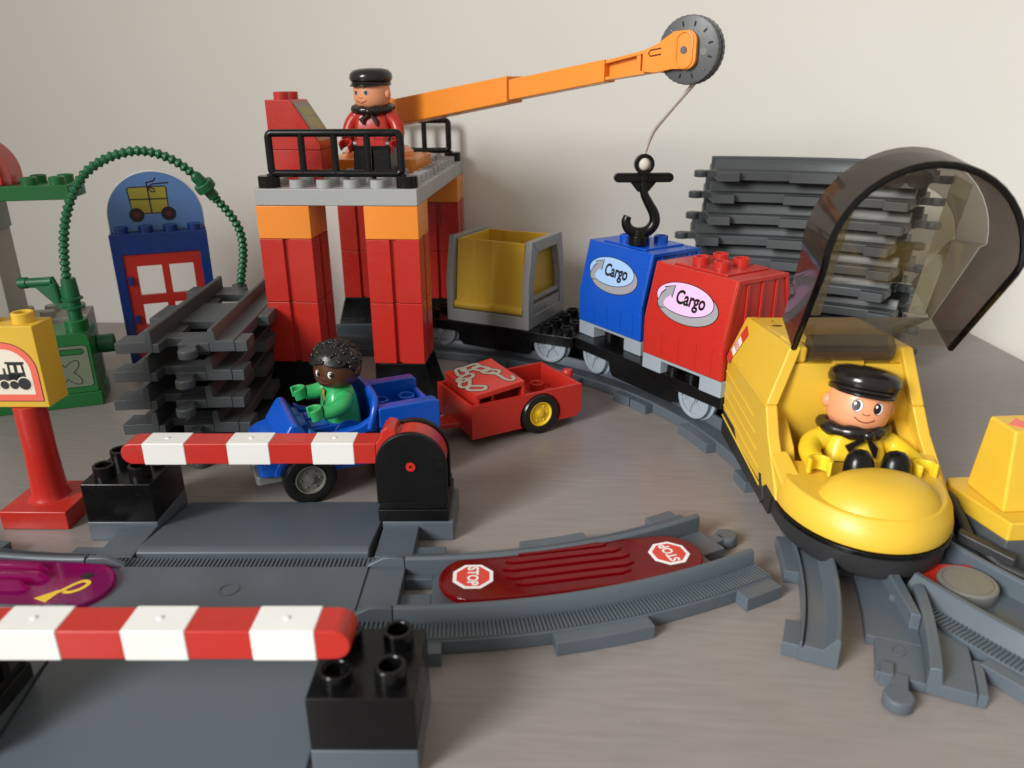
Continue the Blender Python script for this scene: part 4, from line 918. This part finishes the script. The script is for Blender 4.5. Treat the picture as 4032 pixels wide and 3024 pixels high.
# nose: rounded bowl with a raised rim and a smooth dome
nr = []
for z, w_, r_, yo in ((20.8, 35.4, 42.2, -36), (24, 35.6, 42.4, -36), (29, 34.8, 41.0, -35.5), (33.2, 32.6, 38.0, -35)):
    nr.append([(p[0], p[1], z - 0.0) for p in nose(w_, yo, r_, 28)] + [(w_ - 5, -20, z), (-(w_ - 3), -20, z)])
MB().loft(nr).build('nose_bowl', 'yellow', lo, bev=0.9, seg=3)
dm_ = []
for k in range(11):
    a = R(90 * k / 10); w_ = 25.8 * math.cos(a) ** 0.66 + 0.05; z = 26.0 + 16.6 * math.sin(a)
    ring = []
    for i in range(36):
        t = 2 * PI * i / 36; x = -1.2 + w_ * math.cos(t); y = -52.5 + w_ * (0.84 if math.sin(t) < 0 else 0.62) * math.sin(t)
        ring.append((x, y + 1.0 * math.sin(a), z))
    dm_.append(ring)
MB().loft(dm_).build('nose_dome', 'yellow', lo, bev=0)
for s in (-1, 1):                                        # flanks that rise from the rim to the cab walls
    e_ = 0.0 if s < 0 else -2.6
    q0 = [(s * 38.2 + e_, -20, 21.2), (s * 38.0 + e_, -20, 38.0), (s * 29.5 + e_, -20, 38.0), (s * 29.5 + e_, -20, 21.2)]
    q1 = [(s * 37.0 + e_, -38, 21.2), (s * 36.2 + e_, -38, 30.0), (s * 27.5 + e_, -38, 32.4), (s * 27.5 + e_, -38, 21.2)]
    MB().loft([q0, q1]).build('flank', 'yellow', lo, bev=1.0, seg=3)
# hinge barrel and canopy
MB().cyl((-18.6, 1.8, 79.8), (18.6, 1.8, 79.8), 6.0, n=28).build('hinge_barrel', 'smoke', lo, bev=0.5)
cpy = thing('canopy', '', '', (0, 0, 0)); bpy.data.objects.remove(cpy)
def rimc(off=0.0, y_up=-52.0, back=False, n=22):
    # outline from the lower left corner over the arch to the lower right corner
    rr = (35.8 if not back else 36.8) + off
    if not back: c0, k_, zc_, yy = (-21.0, 87.0), (-50.0, 126.0), 130.0, -52.0
    else: c0, k_, zc_, yy = (-3.0, 95.0), (-25.0, 131.0), 133.0, -27.5
    pts = [(-(33.0 + off), c0[0], c0[1]), (-(35.6 + off), k_[0], k_[1])]
    pts += [(-rr * math.cos(PI * i / n), yy, zc_ + rr * math.sin(PI * i / n)) for i in range(n + 1)]
    pts += [((35.6 + off), k_[0], k_[1]), ((33.0 + off), c0[0], c0[1])]
    return pts
fo, fi, bo, bi = rimc(0.9), rimc(-1.2), rimc(0.6, back=True), rimc(-1.4, back=True)
shell = MB().loft([[fo[i], bo[i], bi[i], fi[i]] for i in range(len(fo))])
so = shell.build('canopy', 'smoke_dark', lo, bev=0.3)
MB().tube(rimc(0.0), 1.35, 8).build('rim', 'smoke_rim', so, bev=0)
# back panel of the canopy: smoky border round a clearer window, plus bracing facets
bp = rimc(-1.5, back=True); cen = (0.0, -26.0, 132.0)
win = []
for p in bp: win.append((p[0] * 0.66, p[1] + 0.4, cen[2] + (p[2] - cen[2]) * 0.62 + 2))
pan = MB()
for off_ in (0.0,):
    pan.loft([[bp[i], win[i], (win[i][0], win[i][1] + 1.2, win[i][2]), (bp[i][0], bp[i][1] + 1.2, bp[i][2])] for i in range(len(bp))])
pan.build('back_panel', 'smoke', so, bev=0)
wn = MB(); wn.loft([[(p[0], p[1], p[2]) for p in win], [(p[0], p[1] + 1.2, p[2]) for p in win]]); wn.build('window', 'smoke_thin', so, bev=0)
MB().loft([[(-31, -4, 95), (31, -4, 95), (31, -2.4, 95.6), (-31, -2.4, 95.6)], [(-18.4, 5.6, 84), (18.4, 5.6, 84), (18.4, 7.2, 83), (-18.4, 7.2, 83)], [(-18.4, 4.5, 77), (18.4, 4.5, 77), (18.4, 6.2, 76.4), (-18.4, 6.2, 76.4)]]).build('hinge_flap', 'smoke', so, bev=0.2)
for q in ([(-33.6, -21, 88), (33.6, -21, 88), (33.6, -4, 95), (-33.6, -4, 95)],):
    MB().loft([[(x, y, z) for x, y, z in q], [(x, y - 0.5, z + 1.0) for x, y, z in q]]).build('lower_ledge', 'smoke_thin', so, bev=0.1)
for s in (-1, 1):                       # slanted bracing web inside each side
    q = [(s * 17, -28.6, 160), (s * 24.5, -28.6, 156), (s * 26, -7, 98), (s * 19, -7, 98)]
    MB().loft([q, [(x, y - 1.1, z) for x, y, z in q]]).build('brace', 'smoke_milky', so, bev=0.1)
for xx in (-5.0, 5.0):
    MB().prism(ell(xx, 158, 5.0, 3.6, 24), -26.4, -27.6, 'y').build('grip_dimple', 'smoke', so, bev=0.2)

# ------------------------------------------------------------------ toy figures (feet / seat at z = 0, facing -y)
HEADP = [(5.6, 42.5), (9.2, 44.0), (10.9, 46.5), (11.5, 50.0), (11.5, 54.5), (10.9, 58.5), (9.4, 61.0), (6.0, 62.4)]
def head_r(z):
    for (r0, z0), (r1, z1) in zip(HEADP[:-1], HEADP[1:]):
        if z0 <= z <= z1: return r0 + (r1 - r0) * (z - z0) / (z1 - z0)
    return 6
def wrap(poly, lift=0.12):            # face print: x along the cheek (mm), z height, laid on the head
    out = []
    for x, z in poly:
        r = head_r(z) + lift; a = x / r; out.append((r * math.sin(a), -r * math.cos(a), z))
    return out
def patch(poly, lift=0.12):
    cx = sum(p[0] for p in poly) / len(poly); cz = sum(p[1] for p in poly) / len(poly)
    v = wrap([(cx, cz)] + list(poly), lift); n = len(poly)
    return MB().add(v, [(0, 1 + i, 1 + (i + 1) % n) for i in range(n)])
def line_on_head(pts, r=0.22): return MB().tube(wrap(pts, 0.05), r, 6)
def clip_hand(c, ang, tilt=0.0, r=4.6):      # C-shaped gripping hand
    m = MB(); n = 18; rings = []
    for i in range(n + 1):
        a = R(ang + 55 + 250 * i / n); w = 2.9
        ca, sa = math.cos(a), math.sin(a)
        rings.append([(ca * (r - 1.5), sa * (r - 1.5), -w), (ca * r, sa * r, -w), (ca * r, sa * r, w), (ca * (r - 1.5), sa * (r - 1.5), w)])
    m.loft(rings); m.xf(Matrix.Translation(c) @ Matrix.Rotation(tilt, 4, 'X')); return m
def figure(label, loc, rz, shirt, legs_mat, skin, pose, headgear, head_rz=0, eyes='big', scarf=True, tiltx=0.0, k=1.0, roll=0.0):
    t = thing('toy_figure', label, 'toy figure', loc, rz)
    if tiltx: t.rotation_euler = (R(tiltx), R(2.5), R(rz))
    t.scale = (k, k, k)
    # torso
    def rr(w, d, z, r=4): return [(x, y, z) for x, y in rrect(-w / 2, w / 2, -d / 2, d / 2, min(r, d / 2 - .2), 4)]
    MB().loft([rr(23.5, 16.5, 21.0), rr(24, 16.5, 26), rr(22.5, 15.5, 33), rr(20.5, 14.5, 38), rr(17, 13, 41.2), rr(13, 11, 43.0)]).build('torso', shirt, t, bev=0)
    if pose == 'stand':
        for s in (-1, 1):
            MB().loft([[(s * 0.5, -8.6, 0.1), (s * 12.6, -8.6, 0.1), (s * 12.6, 8.6, 0.1), (s * 0.5, 8.6, 0.1)], [(s * 0.5, -8.2, 14), (s * 12.4, -8.2, 14), (s * 12.4, 8.2, 14), (s * 0.5, 8.2, 14)], [(s * 0.2, -7.4, 22.2), (s * 12.2, -7.4, 22.2), (s * 12.2, 7.4, 22.2), (s * 0.2, 7.4, 22.2)]]).build('leg', legs_mat, t, bev=1.3, seg=3)
        MB().cyl((-12.4, 0, 20.5), (12.4, 0, 20.5), 8.0, n=28).build('hip', legs_mat, t, bev=0.5)
    else:
        MB().cyl((-12.4, 0, 19.4), (12.4, 0, 19.4), 7.6, n=28).build('hip', legs_mat, t, bev=0.5)
        for s in (-1, 1):
            x0, x1 = sorted((s * 0.6, s * 12.2))
            MB().prism([(2, 12.2), (2, 26.6), (-16, 26.0)] + arcpts(-18.5, 19.4, 6.6, 90, 250, 10)[::1] + [(-14, 12.2)], x0, x1, 'x').build('leg', legs_mat, t, bev=1.2, seg=3)
            if pose == 'sit': MB().loft([[(s * 6.6 + 5.4 * q * math.cos(2 * PI * i / 18), -23.5 + 4.6 * q * math.sin(2 * PI * i / 18), z) for i in range(18)] for q, z in ((1, 14), (1, 31), (0.96, 34), (0.8, 36.6), (0.5, 38.3), (0.05, 38.9))]).build('boot', legs_mat, t, bev=0)
            if pose == 'drive': MB().loft([[(x0, -25.4, 12.4), (x1, -25.4, 12.4), (x1, -17, 12.4), (x0, -17, 12.4)], [(x0, -26, 30), (x1, -26, 30), (x1, -20, 30), (x0, -20, 30)]]).build('boot', legs_mat, t, bev=1.4, seg=3)
    # arms
    arms = {'stand': ([(10.6, 0, 38.6), (14.6, -0.6, 34.5), (16.6, -2.2, 29.0), (16.8, -4.6, 24.5)], (17.0, -6.8, 20.6)),
            'sit': ([(10.6, 0, 38.2), (15.8, -1.5, 36.2), (18.4, -7.0, 33.6), (18.8, -14.0, 31.6)], (19.0, -19.6, 31.2)),
            'drive': ([(10.4, 0, 38.0), (14.0, -2.5, 36.6), (15.6, -8.0, 35.0), (15.8, -13.0, 35.0)], (16.0, -17.4, 35.6))}[pose]
    for s in (-1, 1):
        pts = smooth_path([(s * x, y, z) for x, y, z in arms[0]], 5); n = len(pts)
        a = MB().tube(pts, lambda i: 4.6 - 1.0 * i / n, 14); a.sphere(pts[0], 4.7); ao = a.build('arm', shirt, t, bev=0)
        hx, hy_, hz = arms[1]
        clip_hand((s * hx, hy_, hz), 270 if pose == 'drive' else (250 if s < 0 else 290), R(10 if pose != 'stand' else 35)).build('hand', shirt if headgear == 'hair' or shirt != 'red' else shirt, ao, bev=0.5)
    # head
    hd = MB().lathe(HEADP, (0, 0, 0), n=36).build('head', skin, t, bev=0, rz=head_rz)
    if roll: hd.rotation_euler = (0, R(roll), R(head_rz)); hd.location = Vector((-43 * math.sin(R(roll)), 0, 43 * (1 - math.cos(R(roll))))) * S
    for s in (-1, 1): MB().sphere((s * 11.6, 0.8, 51.6), 2.9, sx=0.62, sy=0.8).build('ear', skin, hd, bev=0)
    ez = 52.4
    for s in (-1, 1):
        ex = s * 3.9
        if eyes == 'boy':
            ez = 51.6
            patch(ell(ex, ez, 1.5, 1.75, 20), 0.12).build('eye_white', 'ink_white', hd, bev=0)
            patch(ell(ex + 0.45, ez - 0.1, 1.15, 1.5, 20), 0.2).build('pupil', 'ink_black', hd, bev=0)
            patch(ell(ex - 0.1, ez + 0.5, 0.35, 0.4, 12), 0.27).build('eye_glint', 'ink_white', hd, bev=0)
        elif eyes == 'big':
            patch(ell(ex + 0.25, ez, 2.0, 2.45, 22), 0.10).build('eye_outline', 'ink_black', hd, bev=0)
            patch(ell(ex + 0.35, ez, 1.75, 2.2, 22), 0.17).build('eye_white', 'ink_white', hd, bev=0)
            patch(ell(ex - 0.22, ez, 1.5, 1.95, 20), 0.24).build('pupil', 'ink_black', hd, bev=0)
            patch(ell(ex - 0.7, ez + 0.7, 0.5, 0.6, 12), 0.31).build('eye_glint', 'ink_white', hd, bev=0)
        else:
            patch(ell(ex, ez, 1.7, 1.5, 20), 0.12).build('eye_white', 'ink_grey', hd, bev=0)
            patch(ell(ex, ez, 0.95, 1.2, 18), 0.2).build('pupil', 'ink_black', hd, bev=0)
            line_on_head([(ex - s * 2.0, ez + 2.2), (ex, ez + 3.2), (ex + s * 1.8, ez + 4.4)], 0.2).build('eyebrow', 'ink_mouth', hd, bev=0)
    if eyes == 'big':
        for s in (-1, 1): line_on_head([(s * 3.2, ez + 3.2), (s * 4.3, ez + 3.5), (s * 5.4, ez + 3.1)], 0.16).build('eyebrow', 'ink_mouth', hd, bev=0)
    line_on_head([(-1.5, 49.9), (-0.7, 49.4), (0.5, 49.3), (1.4, 49.8)], 0.16).build('nose_line', 'ink_mouth', hd, bev=0)
    line_on_head([(-3.8 + 7.6 * i / 8, 46.5 + 1.5 * ((i - 4) / 4.0) ** 2) for i in range(9)], 0.22 if eyes != 'boy' else 0.12).build('mouth', 'ink_mouth', hd, bev=0)
    if headgear == 'cap':
        cp = MB(); n = 36
        prof = [(11.2, 56.4), (12.3, 56.8), (12.4, 58.4), (11.9, 58.8), (12.9, 59.6), (13.4, 61.2), (13.0, 63.6), (11.0, 65.6), (7.0, 66.6), (0.5, 66.9)]
        cp.lathe(prof, (0, 0, 0), n=n)
        for i, v in enumerate(cp.v): v.z += 0.10 * v.y * (0.6 if v.z > 59 else 0.0) * 0.6; v.y += 0.0
        co = cp.build('cap', 'cap_brown', hd, bev=0)
        vs = []
        rr_ = [[(q * math.sin(a_), -q * math.cos(a_) - 0.0, z_ - 0.9 * max(0, math.cos(a_)) * (1 if q > 13 else 0)) for q, z_ in ((10.8, 56.9), (13.9, 56.7), (14.1, 57.6), (11.0, 58.6))] for a_ in [R(-75 + 150 * i / 20) for i in range(21)]]
        for k, ring in enumerate(rr_):
            f = math.sin(PI * k / 20) ** 0.5; c0 = ring[0]; rr_[k] = [(c0[0] + (p[0] - c0[0]) * f, c0[1] + (p[1] - c0[1]) * f, p[2]) for p in ring]
        MB().loft(rr_).build('visor', 'cap_brown', co, bev=0.4)
    else:
        hr = MB(); n, m = 40, 18; rnd = random.Random(3)
        prof = [(math.sin(PI * 0.62 * k / m), math.cos(PI * 0.62 * k / m)) for k in range(m + 1)]
        rings = []
        for k, (sr, cz) in enumerate(prof):
            ring = []
            for i in range(n):
                a = 2 * PI * i / n; fr_ = -math.sin(a)                   # +1 at the face side
                zz = 54.4 + 11.2 * cz; rad = 12.9 * max(sr, 0.02)
                low = 54.2 + (2.2 + 1.1 * math.cos(5 * (a + PI / 2)) if fr_ > 0.35 else -6.5 * min(1, max(0, 0.35 - fr_) * 2))
                if k >= m - 3 or zz < low: zz = max(zz, low) if fr_ > 0.0 else min(zz, low + (m - k) * 1.2)
                b = rnd.uniform(-0.35, 0.45)
                ring.append(((rad + b) * math.cos(a), (rad + b) * math.sin(a), zz + b))
            rings.append(ring)
        hr.loft(rings[::-1]); hr.build('hair', 'hair_black', hd, bev=0)
        curl = MB()
        for i in range(150):
            a = rnd.uniform(0, 2 * PI); k = rnd.uniform(0.05, 0.98); ph = PI * 0.5 * k
            if -math.sin(a) > 0.4 and k > 0.80: continue
            curl.sphere((12.9 * math.sin(ph) * math.cos(a), 12.9 * math.sin(ph) * math.sin(a), 54.6 + 11.0 * math.cos(ph)), rnd.uniform(0.8, 1.25), n=8, m=5)
        curl.build('curls', 'hair_black', hd, bev=0, kind='stuff')
    if scarf:
        sc = MB()
        sc.tube([(11.2 * math.cos(2 * PI * i / 28), 9.8 * math.sin(2 * PI * i / 28), 43.2 + 1.2 * math.sin(2 * PI * i / 28)) for i in range(28)], lambda i: 2.5 + 0.5 * math.sin(i * 1.7), 10, closed=True)
        so_ = sc.build('scarf', 'cap_brown', t, bev=0)
        MB().sphere((1.2, -11.2, 41.6), 2.4, sx=1.1, sz=0.9).build('knot', 'cap_brown', so_, bev=0)
        for dx, lz in ((-4.6, 33.5), (4.4, 32.5)):
            MB().loft([[(1.0, -10.6, 41), (2.4, -10.6, 40.4), (2.2, -9.6, 40.4), (0.8, -9.6, 41)], [(dx - 1.8, -10.2, 37), (dx + 1.6, -10.2, 36.6), (dx + 1.6, -8.6, 36.6), (dx - 1.8, -8.6, 37)], [(dx + 0.6, -9.6, lz), (dx + 1.4, -9.6, lz), (dx + 1.4, -8.8, lz), (dx + 0.6, -8.8, lz)]]).build('scarf_end', 'cap_brown', so_, bev=0.3)
        pk = MB()
        for s in (-1, 1):
            c = s * 6.4
            for l_ in ([(c - 3.4, 30.6), (c + 3.4, 30.6), (c + 3.4, 25.0), (c - 3.4, 25.0), (c - 3.4, 30.6)], [(c - 3.4, 29.4), (c, 27.8), (c + 3.4, 29.4)]):
                pk.tube([(x, -8.42, z) for x, z in l_], 0.2, 6)
        pk.build('pocket_print', 'ink_black' if shirt != 'red' else 'ink_maroon', t, bev=0)
    else:
        flat([(-3.2, 42), (3.2, 42), (0, 34)], 0.1).xf(TM((0, -7.6, 0.0), (1, 0, 0), (0, 0, 1))).xf(Matrix.Translation((0, -0.3, -0.6))).build('neck_patch', 'ink_khaki', t, bev=0)
        MB().tube([(-3.4, -7.9, 41), (-0.6, -8.2, 34.5), (0.4, -8.3, 31.5)], 0.22, 6).build('collar_print', 'ink_black', t, bev=0)
        MB().tube([(2.8, -8.1, 38), (3.6, -8.2, 36.6), (1.0, -8.3, 33.6), (0.4, -8.3, 31.5)], 0.22, 6).build('collar_print', 'ink_black', t, bev=0)
    return t
figure('toy workman in red jacket, black cap and scarf standing on the crane deck', (60.0, 55, DK + 0.1), -6, 'red', 'black', 'skin', 'stand', 'cap', head_rz=-18, eyes='small', k=0.98)
dv = figure('toy engine driver in yellow shirt and dark cap sitting in the yellow engine', (LX + 1.4, LY - 20.5, -4.4), 3, 'figure_yellow', 'black', 'skin', 'sit', 'cap', head_rz=-8, k=1.19, tiltx=-13, roll=7)

# ------------------------------------------------------------------ blue car with driver, towing the red trailer (local +x = rear)
CA = 30.0; CO = (68.3, -83.8)
car = thing('toy_car', 'open blue toy car driving left behind the far barrier', 'car', (*CO, 7.0), CA); car.scale = (1, 1.08, 1)
def tyre_wheel(parent, x, y, z, s, rim_mat, r=11.8):
    k = ('t', rim_mat, r)
    if k not in _wm:
        a = MB().ring([(r * 0.62, -3.4), (r * 0.80, -4.0), (r - 1.0, -3.7), (r, -2.4), (r, 2.4), (r - 1.0, 3.7), (r * 0.62, 3.4)], (0, 0, 0), 'y', n=40).mesh('tyre', 'tyre')
        b = MB().lathe([(0.4, -3.4), (1.6, -3.4), (1.6, -2.7), (2.6, -2.7), (2.6, -2.1), (6.4, -1.9), (7.0, -3.3), (7.5, -3.3), (7.5, 3.3), (0.4, 3.3)], (0, 0, 0), 'y', n=36).mesh('rim', rim_mat)
        c = MB()
        for i in range(6): c.sphere((4.7 * math.cos(R(60 * i)), -2.2, 4.7 * math.sin(R(60 * i))), 0.55, n=8, m=6)
        _wm[k] = (a, b, c.mesh('bolts', rim_mat))
    a, b, c = _wm[k]
    w = put('wheel', a, parent, bev=0, loc=(x, y, z), rz=0 if s < 0 else 180)
    rr_ = put('rim', b, w, bev=0); put('bolts', c, w, bev=0)
for sx in (-24.0, 28.0):
    for s in (-1, 1): tyre_wheel(car, sx, s * 19.6, 6.0, s, 'taupe_grey', 13.0)
    MB().cyl((sx, -17, 6.0), (sx, 17, 6.0), 2.2, n=12).build('axle', 'black', car, bev=0)
MB().prism(rrect(-48.5, 46, -16.4, 16.4, 2.0), 4.6, 9.4).build('floor_pan', 'taupe_grey', car, bev=0.8)
hood = []
for x, w_, zt in ((-47, 17.5, 17.0), (-45.5, 18.8, 22.0), (-40, 19.2, 24.5), (-32, 19.6, 26.2), (-22, 19.8, 28.0)):
    hood.append([(x, -w_, 9.5), (x, -w_, zt - 2.5), (x, -w_ + 3, zt), (x, w_ - 3, zt), (x, w_, zt - 2.5), (x, w_, 9.5)])
hd_ = MB().loft(hood).build('hood', 'blue', car, bev=1.0, seg=3)
MB().loft([[(-37, -19.4, 24.3), (-20, -19.9, 24.3), (-20, 19.9, 24.3), (-37, 19.4, 24.3)], [(-30.0, -19.2, 34.8), (-26.6, -19.4, 34.8), (-26.6, 19.4, 34.8), (-30.0, 19.2, 34.8)]]).build('windscreen_cowl', 'blue', car, bev=1.4, seg=3)
for s in (-1, 1):
    a0, a1 = sorted((s * 15.4, s * 20.6))
    arch_ = arcpts(-24, 6.5, 17.0, 12, 168, 14); arci = arcpts(-24, 6.5, 14.2, 168, 12, 14)
    MB().prism(arch_ + arci, a0, a1, 'y').build('wing', 'blue', car, bev=0.6)
    MB().cyl((-47.5, s * 12, 17.5), (-49.2, s * 12, 17.5), 3.2, n=18).build('headlight', 'ink_white', car, bev=0.3)
    b0, b1 = sorted((s * 15.6, s * 19.8))
    MB().prism([(-22, 12), (-11, 6.5), (12, 6.5), (12, 34), (8, 30.5), (3, 28.0), (-12, 26.4), (-18, 28.0), (-22, 31)], b0, b1, 'y').build('door_side', 'blue', car, bev=1.3, seg=3)
    c0, c1 = sorted((s * 13.8, s * 20.2))
    MB().prism([(13, 9.5), (45.5, 9.5), (45.5, 34.6), (43.0, 35.8), (13, 35.8)] if True else [], c0, c1, 'y').build('bed_wall', 'blue', car, bev=0.9, seg=3)
MB().box(-22, 13, -15.5, 15.5, 8.0, 11.0).build('cockpit_floor', 'blue', car, bev=0.4)
ws = [(6.5, -19.4, 26), (9.5, -18.8, 35), (11.5, -14, 39.6), (12.0, 0, 40.6), (11.5, 14, 39.6), (9.5, 18.8, 35), (6.5, 19.4, 26)]
MB().loft([[(x, y, 12), (x + 3.4, y * 0.98, 12), (x + 3.6, y * 0.98, z), (x, y, z)] for x, y, z in ws]).build('seat_back', 'blue', car, bev=0.9, seg=3)
MB().tube([(x + 1.6, y, z) for x, y, z in smooth_path(ws, 4)], 1.7, 10).build('seat_rim', 'blue', car, bev=0)
bf = MB().box(13.5, 45.5, -14, 14, 9.5, 24.5).build('bed_floor', 'blue', car, bev=0.4)
MB().box(42.6, 45.5, -14, 14, 24, 30).build('tail_wall', 'blue', car, bev=0.6)
for a in (22, 37):
    for b in (-7.6, 7.6): stud(bf, a, b, 24.5, 'blue', 4.7, 4.5)
MB().lathe([(2.7, 4), (2.7, 22.5), (2.2, 23.2)], (49.5, 0, 0), n=18).build('tow_pin', 'taupe_grey', car, bev=0)
MB().box(45, 53, -4, 4, 5, 8).build('tow_plate', 'blue', car, bev=0.4)
MB().box(-19, -10, -9.5, -1, 10, 28).build('dash_block', 'blue', car, bev=0.6); MB().box(-19, -10, 1.5, 10, 10, 28).build('dash_block', 'blue', car, bev=0.6)
Mc = TM((9.0, -20.0, 22.0), (1, 0, 0), (0, 0, 1))
flat(rrect(-4.5, 4.0, -6, 1.0, 0.6), 0.05).xf(Mc).build('side_print', 'ink_khaki', car, bev=0)
o2 = stroke([(-5, -6), (-5, 1), (4, 1), (4, -6)], 1.0, 0.05, 0.06); 
for l_ in ([(-5, 0.6), (-3, 2.4), (1, 2.2)], [(0, 1), (3, 2.8), (7.5, 4.6)], [(-0.5, 1), (-0.5, -6)]): o3 = stroke(l_, 1.0, 0.05, 0.12); o2.add(o3.v, o3.f)
o2.xf(Mc).build('side_print_lines', 'ink_black', car, bev=0)
c_, s_ = math.cos(R(CA)), math.sin(R(CA))
figure('toy boy with black curly hair and green shirt driving the blue car', (CO[0] + c_ * -1.0 - s_ * 2.0, CO[1] + s_ * -1.0 + c_ * 2.0, 8.0), CA - 90 + 3, 'bright_green', 'blue', 'brown_skin', 'drive', 'hair', head_rz=40, scarf=False, eyes='boy')

# trailer: near left bottom corner at (131,-50.8), 74 long, 47 deep
TA = 33.7
tr = thing('toy_trailer', 'red two wheeled trailer with yellow hubs hitched to the blue car', 'trailer', (131.0, -50.8, 0), TA)
Lt, Dt, z0, z1 = 74.0, 46.5, 6.0, 26.2
cut = [(0, z0), (33.5, z0)] + arcpts(45.0, 11.5, 13.8, 203, -23, 22) + [(59, z0), (70, z0), (Lt, 9), (Lt, z1), (0, z1)]
for ya, yb in ((0, 2.2), (Dt - 2.2, Dt)): MB().prism(cut, ya, yb, 'y').build('side_wall', 'red', tr, bev=0.5)
for xa in (0, Lt - 2.2): MB().box(xa, xa + 2.2, 2.2, Dt - 2.2, z0 + 1, z1).build('end_wall', 'red', tr, bev=0.4)
tf = MB().box(2.0, Lt - 2.0, 2.0, Dt - 2.0, 12.6, 15.0).build('floor', 'red', tr, bev=0.2)
MB().box(30.4, 59.6, 9, Dt - 9, 6.5, 12.5).build('axle_box', 'red', tr, bev=0.4)
for a in (45, 61):
    for b in (8 + 7, 8 + 23): stud(tf, a, b, 15.0, 'red', 4.6, 4.4)
tyre_wheel(tr, 45.0, 2.6, 12.6, -1, 'figure_yellow', 12.4); tyre_wheel(tr, 45.0, Dt - 2.6, 12.6, 1, 'figure_yellow', 12.4)
MB().prism([(0.5, 15), (-16, 19), (-21, 23), (-16, 27.5), (0.5, 31.5)], 8.0, 11.0).build('drawbar', 'red', tr, bev=0.6)
MB().ring([(3.2, 7.8), (3.2, 11.2), (5.2, 11.2), (5.2, 7.8)], (-17.5, 23.2, 0), n=22).build('tow_eye', 'red', tr, bev=0.3)
MB().lathe([(3.5, 5), (3.5, 26), (3.0, 27.2), (0.5, 27.6)], (Lt + 4.5, 23, 0), n=20).build('tail_pin', 'red', tr, bev=0)
MB().box(Lt, Lt + 6, 19.5, 26.5, 5, 9).build('tail_plate', 'red', tr, bev=0.4)
# chest lying in the trailer
ct = thing('chest_brick', 'red brick printed with a grey chain and hook lying in the trailer', 'brick', (135.6, -44.6, -3.4), rot=(R(2.2), R(-6.0), R(TA)))
cb = MB(); CW, CD, a0, a1 = 31.6, 41.0, 21.0, 35.4
k_ = [(0, a0), (CW, a0), (CW, a1), (0, a1)]
MB().box(0, CW, 0, CD, a1 - 3.2, a1).build('lid', 'red', ct, bev=0.5)
MB().box(0, 2.0, 0.0, CD, a0, a1 - 3.1).build('wall', 'red', ct, bev=0.4); MB().box(CW - 2.0, CW, 0.0, CD, a0, a1 - 3.1).build('wall', 'red', ct, bev=0.4)
MB().box(2.0, CW - 2.0, CD - 2, CD, a0, a1 - 3.1).build('wall', 'red', ct, bev=0.4); MB().box(2, CW - 2, 0.2, 2.2, a0, a0 + 2.6).build('wall', 'red', ct, bev=0.4)
MB().box(2, CW - 2, 12, 14, a0, a1 - 3.1).build('inner_web', 'red', ct, bev=0.3); MB().box(10.5, 12, 2, 12, a0, a1 - 3.1).build('inner_web', 'red', ct, bev=0.3)
def link(cx, cy, l_, w_, rot):
    pts = []
    for x, y in arcpts(l_ / 2, 0, w_, -90, 90, 8) + arcpts(-l_ / 2, 0, w_, 90, 270, 8): pts.append((cx + x * math.cos(R(rot)) - y * math.sin(R(rot)), cy + x * math.sin(R(rot)) + y * math.cos(R(rot))))
    return pts
# chain laid out on the lid as seen from the near long side (x right, y away)
links = [(8.6, 13.0, 4.2, 2.3, -38), (6.6, 21.6, 4.8, 2.4, 62), (9.4, 26.5, 5.0, 2.4, 25), (11.0, 33.8, 4.6, 2.4, 75), (16.8, 35.6, 5.0, 2.4, 8), (20.6, 31.0, 4.2, 2.2, -62), (22.8, 25.0, 4.4, 2.2, -50)]
ko = MB(); kg = MB()
links = [(15.0 + (x - 17) * 1.2, 21.5 + (y - 23.5) * 1.22, l_ * 1.25, w_ * 1.2, r_) for x, y, l_, w_, r_ in links]
for i, (x, y, l_, w_, r_) in enumerate(links):
    o3 = stroke(link(x, y, l_, w_, r_), 3.3, 0.05, 0.04 + 0.012 * i, True); ko.add(o3.v, o3.f)
    o3 = stroke(link(x, y, l_, w_, r_), 2.3, 0.05, 0.06 + 0.012 * i, True); kg.add(o3.v, o3.f)
hkp = [tuple(p[:2]) for p in smooth_path([(22.2, 22.5, 0), (23.2, 15, 0), (23.6, 8.5, 0), (26.0, 4.8, 0), (28.2, 6.6, 0), (28.6, 10.2, 0)], 5)]
o3 = stroke(hkp, 2.9, 0.05, 0.10); ko.add(o3.v, o3.f); o3 = stroke(hkp, 2.1, 0.05, 0.14); kg.add(o3.v, o3.f)
ko.xf(Matrix.Translation((0, 0, a1))).build('chain_outline', 'ink_black', ct, bev=0); kg.xf(Matrix.Translation((0, 0, a1))).build('chain_print', 'ink_chain', ct, bev=0)
